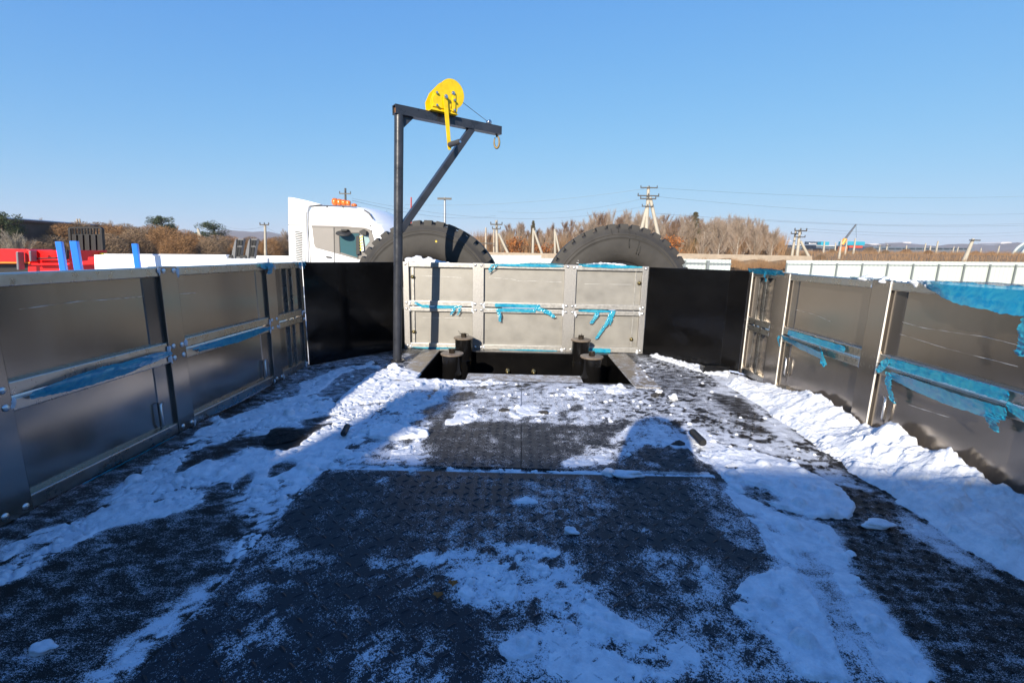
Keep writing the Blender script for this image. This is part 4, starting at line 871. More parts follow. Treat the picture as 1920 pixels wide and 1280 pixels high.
# ------------------------------------------------------------------ litter on the deck
def litter():
    def at(px, py, z=0.006):
        d = _D + _CR*((px-960)/FPX) + _CU*((640-py)/FPX); return CAM + d*((z-CAM.z)/d.z)
    # short dark rods
    for (a, b, r, lab) in (((1297,818),(1318,840),.014,'short black ribbed handle lying on snow to the right of the tread plate'), ((652,806),(644,822),.011,'short black rod lying in the shaded snow left of the tread plate')):
        p, q = at(*a), at(*b); p.z = q.z = .012+r; u = (q-p).normalized()
        L = (q-p).length; prof = []
        pts = [p+u*(L*i/14) for i in range(15)]
        o = MB().path(pts, [r*(.8 if i in (0, 14) else (1 if i % 2 or i > 9 else .88)) for i in range(15)], 14).build('rubber_handle', RUB, smooth=True, auto=50); tag(o, lab, 'handle')
    for px, py, lab in ((945,770,'dark stone in sunlit snow just left of the deck centre seam'), (1020,775,'flat dark stone in sunlit snow right of the deck centre seam'), (1228,742,'small dark stone on sunlit snow near the right corner of the pit'), (1272,833,'dark stone at the edge of the round shadow')):
        c = at(px, py); o = MB().ico((c.x, c.y, c.z+.004), .014, px, .3, 2, (1.6, .9, .6)).build('stone', pbr('dark_stone', (.03,.028,.026), .7, var=.4, vscale=60), smooth=False); tag(o, lab, 'stone')
    for px, py, r, sc, lab in ((905,735,.0,0,None),(1175,892,.034,(1.35,.55,.32),'flat snow crust lying over the joint of the tread plates'),(78,1217,.0125,(1.5,.9,.5),'lone snow clod on the dark deck in the lower left corner'),(822,731,.020,(1,1,.9),'round snowball in front of the left corner of the pit'),(1262,748,.018,(1.2,1,.8),'round snowball on the sunlit deck right of the pit'),(1070,998,.013,(1.3,1,.7),'small snow crumb on the tread plate right of the paw print'),(1235,735,.012,(1.3,1,.8),'small sunlit snow crumb near the frame plate right of the pit'),(1645,985,.024,(1.5,.7,.4),'flat snow crust on the dark deck below the right snow bank')):
        if r == 0: continue
        c = at(px, py); o = MB().ico((c.x, c.y, c.z+r*sc[2]*.5), r, px, .30, 3, sc).build('snow_clod', SNOW, smooth=True); tag(o, lab, 'snow clod')
    c = at(530, 820, 0); mb = MB(); n = 26; vs = []; fs = []
    for i in range(7):
        q = i/6
        for k in range(n):
            an = 2*math.pi*k/n; rr = (1-q)*(1+.10*math.sin(3*an+1)+.05*math.sin(7*an)); vs.append((c.x+.062*rr*math.cos(an)+rnd.uniform(-.001,.001), c.y+.066*rr*math.sin(an), .001+.007*math.sin(q*1.5)+rnd.uniform(0,.005)))
    for i in range(6):
        for k in range(n): l = (k+1) % n; fs.append((i*n+k, i*n+l, (i+1)*n+l, (i+1)*n+k))
    fs.append(tuple(range(6*n, 7*n)))
    o = mb.add(vs, fs).build('dirt_clump', pbr('black_grit', (.007,.006,.005), .9, 0, bump=.8, bscale=160, vscale=160, var=.6)); tag(o, 'round black dirt clump in the shaded snow near the left board', 'dirt clump')
    for i, (px, py, lab) in enumerate(((850,1096,'orange dry leaf scrap in the foreground snow patch'),(822,1118,'darker dry leaf scrap left of the foreground snow patch'))):
        c = at(px, py); P = [(c.x+.012*math.cos(a)*(1 if k % 2 else .6), c.y+.008*math.sin(a)*(1 if k % 2 else .7), .013+.004*math.cos(2*a)) for k, a in enumerate([2*math.pi*k/12 for k in range(12)])]
        o = MB().prism(P, (0, 0, .0008)).build('dry_leaf', pbr('dry_leaf', (.28,.10,.02), .8, 0, var=.4, vscale=80)); tag(o, lab, 'leaf')
litter()
# ------------------------------------------------------------------ workshop behind the photographer (unseen, added to throw the foreground shade)
def occluder():
    root = thing('shade_building', 'dark clad workshop building added unseen behind the photographer to cast the foreground shade', 'building', (-4,-8,-1.5))
    wallm = pbr('brown_cladding', (.20,.15,.11), .6, 0, var=.15, vscale=3); h = 2.80
    MB().box(-16, 9, -12, -5.1, -1.5, h-.13).build('wall', wallm, root)
    MB().box(-16.2, 9.2, -12.2, -5.0, h-.125, h).build('roof', pbr('roof_sheet', (.18,.17,.17), .6), root, bevel=.01)
    MB().box(-2.98, -2.78, -5.4, -5.15, h+.001, h+.36).box(-3.0, -2.76, -5.42, -5.13, h+.361, h+.39).build('strip_caster', pbr('caster_metal', (.4,.4,.4), .5, .6), root)  # unseen roof block, added to cast the shadow strip on the left deck
    for x in (-12, -6, 3): MB().box(x, x+3.2, -5.095, -5.03, -1.49, 1.7).build('gate', pbr('gate_paint', (.20,.24,.30), .5), root, bevel=.01)
occluder()
# ------------------------------------------------------------------ photographer
def photographer():
    root = thing('person', 'hooded person in a dark jacket holding up a phone, casting the round shadow', 'person', (-.16,-.42,-.978))
    V = [(0,-.0,.93-.978)]
    B = Vector((-.16,-.42,-.978))
    pts = {'hip':(0,0,.92,.15,.11),'waist':(0,.01,1.10,.15,.11),'chest':(0,.02,1.34,.17,.125),'neck':(0,.04,1.50,.075,.075),'head':(0,.08,1.70,.14,.14),'brow':(0,.07,1.82,.145,.145),'crown':(0,.06,1.93,.09,.09),
      'shL':(-.19,.03,1.43,.075,.075),'elL':(-.27,.16,1.26,.055,.055),'wrL':(-.10,.36,1.50,.04,.04),'shR':(.19,.03,1.43,.075,.075),'elR':(.27,.16,1.26,.055,.055),'wrR':(.10,.36,1.50,.04,.04),
      'hpL':(-.10,0,.88,.10,.10),'knL':(-.11,.03,.48,.07,.07),'anL':(-.12,-.02,.09,.05,.05),'toL':(-.13,.14,.045,.045,.04),'hpR':(.10,0,.88,.10,.10),'knR':(.11,.03,.48,.07,.07),'anR':(.12,-.02,.09,.05,.05),'toR':(.13,.14,.045,.045,.04)}
    k = list(pts); E = [('hip','waist'),('waist','chest'),('chest','neck'),('neck','head'),('head','brow'),('brow','crown'),('chest','shL'),('shL','elL'),('elL','wrL'),('chest','shR'),('shR','elR'),('elR','wrR'),('hip','hpL'),('hpL','knL'),('knL','anL'),('anL','toL'),('hip','hpR'),('hpR','knR'),('knR','anR'),('anR','toR')]
    me = bpy.data.meshes.new('body'); me.from_pydata([pts[q][:3] for q in k], [(k.index(a), k.index(b)) for a, b in E], []); me.materials.append(pbr('dark_jacket', (.03,.035,.05), .8))
    o = put('body', me, root, False); sm = o.modifiers.new('skin', 'SKIN'); su = o.modifiers.new('sub', 'SUBSURF'); su.levels = su.render_levels = 1
    for i, q in enumerate(k): me.skin_vertices[0].data[i].radius = pts[q][3:]
    me.skin_vertices[0].data[0].use_root = True
    for s in (-1, 1):
        for f in range(5):
            x = s*(.095-.012*(f % 5)); z = 1.50+(.018*(f-1.5) if f < 4 else -.02)
            mb = MB().path([(s*.10,.365,1.505+.012*(f-1.5)),(s*.098,.395,z),(s*.085,.412,z+.004),(s*.070,.405,z+.006)], [.011,.010,.009,.007], 8)
            mb.build('finger', pbr('skin', (.55,.36,.27), .5), root, smooth=True, world=False)
    ph = MB().box(-.112,.046,-.022,-.012,.632,.708).build('phone', pbr('phone_black', (.02,.02,.02), .3), bevel=.003); tag(ph, 'dark phone held up by the photographer behind the view', 'phone')
photographer()

# ------------------------------------------------------------------ white truck cab
WHITE = pbr('white_truck_paint', (.80,.80,.80), .25, 0, var=.02, vscale=3, coat=.4)
def truck():
    Y0 = 10.0
    root = thing('truck', 'white tractor truck with an orange roof beacon parked beyond the left tyre', 'truck', (-4.1, 11.2, -1.5))
    S = lambda px, py: sight(px, py, Y0)
    side = [(577,520),(577,430),(579,395),(584,386),(600,384.5),(640,386),(672,389),(683,394),(693,404),(701,418),(712,421),(719,433),(716,445),(722,480),(727,520)]
    frontw = [0,0,0,0,0,.0,.15,.5,.8,1,1,1,.9,.9,.9]
    P0 = [S(*p) for p in side]; P0[0].z = P0[-1].z = -.55; n = len(P0)
    secs = [(0,0,-.03),(.06,.04,.0),(.35,.18,.03),(.8,.30,.05),(1.22,.34,.055),(1.64,.30,.05),(2.1,.18,.03),(2.40,.04,0),(2.46,0,-.03)]
    vs = []; fs = []
    for j, (dy, bul, up) in enumerate(secs):
        for i, p in enumerate(P0):
            top = 1 if 2 <= i <= 9 else 0
            vs.append((p.x+bul*frontw[i]-(.03 if j in (0, len(secs)-1) and i in (1,2,3) else 0)*0, Y0+dy, p.z+up*top*1.2))
    for j in range(len(secs)-1):
        for i in range(n): k = (i+1) % n; fs.append((j*n+i, j*n+k, (j+1)*n+k, (j+1)*n+i))
    fs += [tuple(range(n)), tuple(range((len(secs)-1)*n, len(secs)*n))]
    MB().add(vs, fs).build('cab', WHITE, root, smooth=True, auto=38, bevel=.02, seg=3)
    # side fairing / rear deflector
    f = [(541,520),(541,370),(549,370.5),(575,376),(604,383.5),(580,386.5),(577.5,395),(575.5,520)]
    P = [S(*p) for p in f]; P[0].z = P[-1].z = -.4
    for p in P: p.y = Y0-.03
    fa = MB().prism(P, (0, .10, 0)).build('side_fairing', WHITE, root, bevel=.015, seg=3)
    Pb = [Vector((p.x, Y0+2.40, p.z)) for p in P]; MB().prism(Pb, (0, .10, 0)).build('side_fairing', WHITE, root, bevel=.015)
    rp = [S(549,371), S(604,383.5), S(600,386), S(560,384)]
    MB().prism([Vector((p.x, Y0+.08, p.z)) for p in rp], (0, 2.3, 0)).build('roof_deflector', WHITE, root, bevel=.02)
    DK = pbr('seam_dark', (.02,.02,.02), .6)
    for py in (422,): a, b = S(542,421.5), S(574,422.5); MB().box(a.x, b.x, Y0-.0335, Y0-.0305, a.z-.006, a.z+.004).build('seam', DK, fa)
    for i in range(17):
        a = S(554.5+i*.12, 433.5+i*3.25); b = S(568.5, 434.5+i*3.25)
        o = MB().prism([Vector((a.x, Y0-.036, a.z)), Vector((b.x, Y0-.036, b.z-.012)), Vector((b.x, Y0-.036, b.z-.034)), Vector((a.x, Y0-.036, a.z-.018))], (0, .0055, 0)).build('vent_slat', DK, fa)
    GREY = pbr('taupe_panel', (.23,.21,.19), .45, 0, var=.05, vscale=4)
    def face(name, pts, th, mat, par=root, off=0, bevel=.006):
        return MB().prism([Vector((S(*p).x, Y0-off, S(*p).z)) for p in pts], (0, th, 0)).build(name, mat, par, bevel=bevel)
    MB()
    face('side_panel', [(585,424),(626,426.5),(627,474),(592,464.5),(589,458)], .02, GREY, off=.012)
    face('window_surround', [(627.3,426.6),(664,428),(686,430),(697,434),(701,446),(703,470),(701,488),(672,486.5),(627.8,474.3)], .02, pbr('taupe_dark', (.17,.155,.14), .45), off=.010)
    face('drip_rail', [(584,422.5),(640,423.5),(685,427),(698,432),(697,434.5),(685,430.2),(640,427.2),(584.5,426)], .03, pbr('taupe_rail', (.20,.18,.165), .4), off=.022)
    win = face('window', [(637,438),(674,437.5),(671,483),(639,473)], .012, pbr('cab_glass', (.05,.115,.13), .06, 0, spec=.8), off=.016, bevel=.002)
    face('quarter_window', [(681,437),(690,441),(694,452),(686,463)], .010, pbr('cab_glass_pale', (.30,.42,.42), .08), off=.016, bevel=.002)
    sp = face('striped_strip', [(676,442),(681,441.5),(684,470),(679,472)], .02, pbr('white_strip', (.75,.75,.70), .5), off=.06, bevel=.002)
    for k in range(5):
        y = 443+k*5.6; face('yellow_stripe', [(676.3+.1*k,y+2.4),(681.3+.1*k,y-.6),(681.9+.1*k,y+1.9),(676.7+.1*k,y+5)], .004, pbr('yellow_stripe', (.72,.66,.06), .5), sp, off=.063, bevel=0)
    face('mirror_arm', [(669,443),(676,442),(677,476),(670,478)], .05, DK, off=.07)
    face('mirror_head', [(676,434),(684,430.5),(690,434),(689,442),(680,440)], .12, DK, off=.10)
    c = S(650, 439.5); mm = MB().lathe([(0,-.02),(.5,-.015),(.92,-.005),(1,.0),(.92,.012),(0,.02)], (0,0,0), 'z', 28).mesh('dish_mirror', DK, True)
    o = put('dish_mirror', mm, root, False); o.location = Vector((c.x-.02, Y0-.13, c.z+.01))-root.location; o.scale = (.165, .13, 1.6); o.rotation_euler = (.42, .10, 0)
    face('mirror_bracket', [(643,430),(655,430.5),(654,434),(644,434)], .13, DK, off=.12)
    # visor lip over the windscreen, seam of the door, roof trim
    face('visor', [(697,420),(704,419),(712,423),(716,431.5),(706,432),(700,430)], .20, WHITE, off=.03, bevel=.02)
    MB().box(S(576,400).x, S(576,400).x+.012, Y0-.004, Y0+.002, -.4, S(577,397).z).build('seam', DK, root)
    TR = pbr('black_trim', (.03,.03,.032), .5)
    face('roof_trim', [(581,386.2),(586,384.6),(640,385.6),(668,388),(668,389),(640,386.8),(588,385.8),(582,387.6)], .03, TR, off=.012, bevel=.003)
    face('roof_trim', [(683,393),(692,398),(700,410),(698.5,410.6),(690.5,399.6),(682,394.6)], .03, TR, off=.012, bevel=.003)
    face('door_seam', [(626.4,427),(627.3,427),(628.3,505),(627.4,505)], .006, TR, off=.014, bevel=0)
    face('door_seam', [(575.6,398),(576.6,398),(574.6,505),(573.6,505)], .006, TR, off=.034, bevel=0)
    face('door_handle', [(612,480),(622,481.5),(622,484.5),(612,483)], .04, TR, off=.03)
    face('window_frame', [(635.6,436.6),(675.4,436),(672,485),(670.5,484.6),(673.6,437.8),(637.2,438.4),(639,474.2),(637.4,473.8)], .016, TR, off=.019, bevel=.002)
    for px, py in ((613,387.5),(643,388.5),(695,423)):
        c = S(px, py); MB().tube((c.x, Y0-.004, c.z), (c.x, Y0+.01, c.z), .018, 8).build('roof_bolt', TR, root)
    # amber beacon bar with four lenses
    AMB = pbr('amber_lens', (.70,.15,.012), .18, 0, var=.25, vscale=25, coat=.5)
    b0 = S(624, 383.5); b1 = S(668, 386)
    bar = MB().box(b0.x, b1.x-.1, Y0+.50, Y0+.70, b0.z-.03, b0.z+.015).build('beacon_base', DK, root)
    p = sight(624, 378, Y0+.6); q = sight(657, 381, Y0+.6)
    for i in range(4):
        a = p+(q-p)*(i/4+.004); b = p+(q-p)*((i+1)/4-.004); r_ = .078-.008*i
        MB().path([a, a+(b-a)*.12, a+(b-a)*.5, a+(b-a)*.88, b], [r_*.86,r_,r_*1.04,r_*.98,r_*.84], 16).build('beacon_lens', AMB, root, smooth=True)
    q2 = sight(664, 385, Y0+.9); MB().ico(tuple(q2), .06, 3, .05, 2, (1.2,1,.7)).build('marker_lamp', AMB, root, smooth=True)
    a, b = sight(732,421,Y0+1.2), sight(725,394,Y0+1.2)
    MB().tube(a, b, .006, 6, .003).build('antenna', DK, root)
    MB().box(-5.3, -2.9, Y0+.2, Y0+2.2, -.75, -.56).build('chassis', DK, root)
    wm = MB().lathe([(.2,-.14),(.46,-.15),(.52,-.11),(.52,.11),(.46,.15),(.2,.14)], (0,0,0), 'y', 32, True).mesh('wheel', RUB, True)
    for x in (-3.4, -6.6):
        for y in (Y0+.2, Y0+2.2): o = put('wheel', wm, root, False); o.location = Vector((x, y, -.98))-root.location
truck()

# ------------------------------------------------------------------ trailers and gear on the left
RED = pbr('red_trailer_paint', (.75,.006,.006), .35, 0, var=.12, vscale=4, coat=.2)
DARK = pbr('dark_gear', (.007,.007,.008), .5, 0, var=.3, vscale=20)
BLUE = pbr('blue_paint', (.015,.20,.75), .4, 0, var=.08, vscale=6)
def seg(root, name, mat, pts, th, Y, bevel=.01):
    return MB().prism([Vector((sight(*p, Y).x, Y, sight(*p, Y).z)) for p in pts], (0, th, 0)).build(name, mat, root, bevel=bevel)
def left_gear():
    Y = 9.0
    root = thing('red_trailer', 'red low trailer parked at the far left behind the side board', 'trailer', (-10, 9.6, -1.5))
    seg(root, 'front_beam', RED, [(-150,465),(50,467),(56,470),(56,494),(-150,496)], .5, Y)
    seg(root, 'main_beam', RED, [(52,469),(126,469),(126,520),(52,520)], .9, Y+.15)
    seg(root, 'flange', RED, [(58,484),(130,484.5),(130,488),(58,488)], .08, Y-.02)
    seg(root, 'flange', RED, [(58,493),(130,493),(130,497),(58,497)], .08, Y-.02)
    seg(root, 'slot', DARK, [(60,483.5),(104,482.5),(104,485),(60,486)], .06, Y-.04)
    seg(root, 'tail_block', RED, [(146,490),(164,489),(164.5,482),(177,481.5),(178,496),(146,497)], .4, Y)
    for p in ([(29,472),(33,472),(35,506),(31,506)], [(53,470.5),(57,470.5),(58,490),(55,490)]): seg(root, 'strut', pbr('steel_strut', (.22,.22,.23), .4, .6), p, .12, Y-.15)
    for p in ([(118,469),(121,469),(121,486),(118,486)], [(122.5,469),(125,469),(125,486),(122.5,486)]): seg(root, 'lamp_block', DARK, p, .06, Y-.07)
    seg(root, 'reflector_stripe', pbr('orange_reflector', (.95,.25,.02), .4), [(-100,490),(56,491.5),(56,494),(-100,492.5)], .01, Y-.012, 0)
    seg(root, 'under_frame', DARK, [(-150,496),(56,494),(60,520),(-150,520)], .5, Y+.2)
    a = sight(-150,520,Y); b = sight(126,520,Y)
    MB().box(a.x, b.x, Y, Y+2.4, -.75, -.4).build('bed', RED, root)
    wm = MB().lathe([(.2,-.14),(.4,-.15),(.45,-.11),(.45,.11),(.4,.15),(.2,.14)], (0,0,0), 'y', 24, True).mesh('wheel', RUB, True)
    for x in (-9.2, -10.4, -11.6):
        for y in (Y+.3, Y+2.1): o = put('wheel', wm, root, False); o.location = Vector((x, y, -1.05))-root.location
    # black headboard rack
    Y = 10.0; root = thing('headboard_rack', 'black barred headboard rack standing behind the red trailer', 'rack', (-9.7,10.05,-1.5))
    seg(root, 'panel', DARK, [(130,439),(188,439),(194,478),(192,500),(134,500)], .05, Y)
    seg(root, 'top_bar', DARK, [(127,429),(130,425.5),(187,425.5),(190.5,429),(190,431),(185,428.5),(132,428.5),(128,431)], .06, Y-.005, .004)
    for x0, x1 in ((126.5,131.5),(186,190.5)): seg(root, 'upright', DARK, [(x0,429),(x1,428.5),(x1+4.5,500),(x0+4.5,500)], .07, Y-.02)
    for i in range(9): x = 134+i*5.8; seg(root, 'bar', DARK, [(x,428),(x+1.3,428),(x+1.7,439.5),(x+.4,439.5)], .03, Y, .002)
    for i in range(4): x = 140+i*12; seg(root, 'rib', pbr('rib_black', (.014,.014,.015), .45), [(x,440),(x+2.5,440),(x+5,495),(x+2.5,495)], .03, Y-.032, .004)
    a = sight(134,500,Y); MB().box(a.x, a.x+.8, Y, Y+.2, -1.5, -.2).build('foot', DARK, root)
    for px, py in ((148,474),(186,474)):
        c = [(px,py),(px+5,py+1),(px+12,py+8),(px+6,py+11),(px+5,py+15),(px,py+15)]
        o = seg(None, 'wheel_chock', pbr('yellow_chock', (.72,.55,.02), .5), [(a_, b_+0) for a_, b_ in c], .15, 9.85); tag(o, 'yellow wheel chock on the %s of the black rack' % ('left' if px < 160 else 'right'), 'wheel chock')
    # blue stakes
    for (x0, x1, yt, Yd, lab) in ((98,111,452.5,7.0,'leftmost blue square stake rising above the left board'), (125,140,451.5,6.6,'blue square stake rising in front of the black rack'), (242.5,254.5,456.5,8.2,'lone blue square stake standing over the white trailer side')):
        a = sight(x0, yt, Yd); b = sight(x1, yt, Yd); wd = (b.x-a.x)*.72
        o = MB(); M = Matrix.Translation((a.x+wd*.6, Yd+.06, 0)) @ Matrix.Rotation(.45, 4, 'Z'); o.obox(M, -wd/2, wd/2, -wd/2, wd/2, -1.5, a.z)
        o = o.build('stake_post', BLUE, bevel=.008); tag(o, lab, 'stake', 'blue stakes')
    # white trailer sides
    Y = 8.6; root = thing('white_trailer', 'long white flat trailer side parked behind the left board', 'trailer', (-7,9.4,-1.5))
    WT = pbr('white_trailer_paint', (.82,.82,.82), .35, 0, var=.03, vscale=3)
    seg(root, 'side_panel', WT, [(176,477.5),(300,478),(425,478.5),(425,520),(178,520)], .06, Y, .008)
    seg(root, 'cap_rail', WT, [(194,476),(300,476.5),(424,477.5),(424,480),(300,479),(194,478.4)], .10, Y-.03, .006)
    seg(root, 'rear_panel', pbr('grey_trailer', (.42,.45,.50), .5), [(425.5,484.5),(502,484.5),(502,510),(425.5,510)], .06, Y-.1, .006)
    seg(root, 'far_panel', WT, [(330,479),(541,480),(545,487),(330,487)], .06, Y+2.4, .006)
    a = sight(178,520,Y); b = sight(540,510,Y)
    MB().box(a.x, b.x, Y+.08, Y+2.35, -.6, -.3).build('bed', WT, root)
    for x in (-8.0, -6.4):
        for y in (Y+.4, Y+2.1): o = put('wheel', wm, root, False); o.location = Vector((x, y, -1.05))-root.location
    for k, (px, lab) in enumerate(((433,'left grey folding ramp with dark slots'), (458.5,'right grey folding ramp with dark slots, nearer the truck'))):
        Yr = 9.4; c = sight(px+12, 480, Yr)
        root = thing('loading_ramp', lab, 'ramp', (c.x, Yr, -1.5), 'grey folding ramps')
        G = pbr('ramp_grey', (.13,.13,.135), .5, .2, var=.15, vscale=20)
        seg(root, 'side_plate', G, [(px,484),(px+2,470),(px+7,450),(px+10.5,447.5),(px+9,470),(px+6,500),(px,500)], .05, Yr)
        seg(root, 'ramp_face', G, [(px+10.2,447.5),(px+24,448),(px+20,470),(px+17,500),(px+6,500)], .08, Yr+.03)
        for (u, v) in ((12,450),(17.5,450)): seg(root, 'slot', pbr('slot_black', (.004,.004,.004), .7), [(px+u,v),(px+u+4,v),(px+u+2.6,v+10.5),(px+u-1.4,v+10.5)], .01, Yr+.015, 0)
        for (u, v) in ((9.5,463),(15,463)): seg(root, 'slot', MATS['slot_black'], [(px+u,v),(px+u+4,v),(px+u+1.5,v+18),(px+u-2.5,v+18)], .01, Yr+.015, 0)
        seg(root, 'hinge', DARK, [(px-9,479),(px+2,478),(px+4,484),(px-9,484)], .1, Yr-.02)
        MB().box(c.x-.12, c.x+.1, Yr+.1, Yr+.25, -1.5, .2).build('support', DARK, root)
left_gear()

# ------------------------------------------------------------------ fences
FWH = pbr('white_fence_sheet', (.47,.52,.495), .5, 0, var=.04, vscale=2); FPO = pbr('fence_post', (.16,.18,.18), .6); FTOP = pbr('fence_cap', (.86,.84,.82), .6)
def fence(label, A, B, zA, zB, n, corr=True, mat=FWH, post=True, cat='fence', name='fence', zc=.28):
    A = Vector(A); B = Vector(B); root = thing(name, label, cat, (A.x, A.y, gz(A.x, A.y)))
    d = (B-A)/n; u = d.normalized(); nn = Vector((u.y, -u.x, 0))
    if nn.y > 0: nn = -nn
    for i in range(n):
        p = A+d*i; q = p+d; z0 = zA+(zB-zA)*i/n; z1 = zA+(zB-zA)*(i+1)/n; mb = MB(); k = 24 if corr else 1; vs = []; fs = []
        for j in range(k+1):
            t = j/k; c = p+(q-p)*(t*.995+.0025)+nn*(.018 if j % 4 in (1, 2) else 0); zt = z0+(z1-z0)*t
            vs += [(c.x, c.y, gz(c.x, c.y)-.05), (c.x, c.y, zt), (c.x-nn.x*.02, c.y-nn.y*.02, gz(c.x, c.y)-.05), (c.x-nn.x*.02, c.y-nn.y*.02, zt)]
        for j in range(k):
            o = j*4; fs += [(o, o+4, o+5, o+1), (o+2, o+3, o+7, o+6), (o+1, o+5, o+7, o+3)]
        mb.add(vs, fs).build('panel', mat, root)
        if post:
            c = p+nn*.06; MB().box(c.x-.04, c.x+.04, c.y-.04, c.y+.03, gz(c.x, c.y)-.1, z0-zc+.12).build('post', FPO, root)
            a = p+nn*.05; b = q+nn*.05
            MB().prism([Vector((a.x, a.y, z0-zc)), Vector((b.x, b.y, z1-zc)), Vector((b.x, b.y, z1-zc+.05)), Vector((a.x, a.y, z0-zc+.05))], nn*-.03).build('rail', FPO, root)
    return root
a = sight(1475,488,30); b = sight(1990,493,30)
fence('long white sheet fence with dark posts on the right beyond the side board', (a.x, 30, 0), (b.x+2, 30, 0), a.z, b.z+.05, 12)
a = sight(1285,485.5,15); b = sight(1371,487,15)
fence('short white fence section with dark posts right of the right tyre', (a.x-.8, 15, 0), (b.x, 15, 0), a.z, b.z, 3, zc=.16)
a = sight(860,478,22); b = sight(1015,478.5,22)
fence('white fence seen between the two spare tyres', (a.x, 22, 0), (b.x, 22, 0), a.z, b.z, 3, post=False)
a = sight(1015,484,20); b = sight(1070,485,20)
fence('low white fence piece against the left flank of the right tyre', (a.x, 20, 0), (b.x, 20, 0), a.z, b.z, 1, post=False)
a = sight(470,479,32); b = sight(700,481,32)
fence('white fence running behind the truck cab', (a.x, 32, 0), (b.x, 32, 0), a.z, b.z, 6, post=False)
CONC = pbr('concrete_panel', (.36,.29,.22), .8, 0, var=.15, vscale=2)
a = sight(880,472,46); b = sight(1075,476,46)
fence('beige concrete wall at the foot of the wood between the tyres', (a.x, 46, 0), (b.x, 46, 0), a.z, b.z, 5, False, CONC, False, 'wall', 'concrete_wall')
a = sight(1270,475,48); b = sight(1523,480,48)
fence('beige concrete wall at the foot of the wood right of the right tyre', (a.x, 48, 0), (b.x, 48, 0), a.z, b.z, 6, False, CONC, False, 'wall', 'concrete_wall')

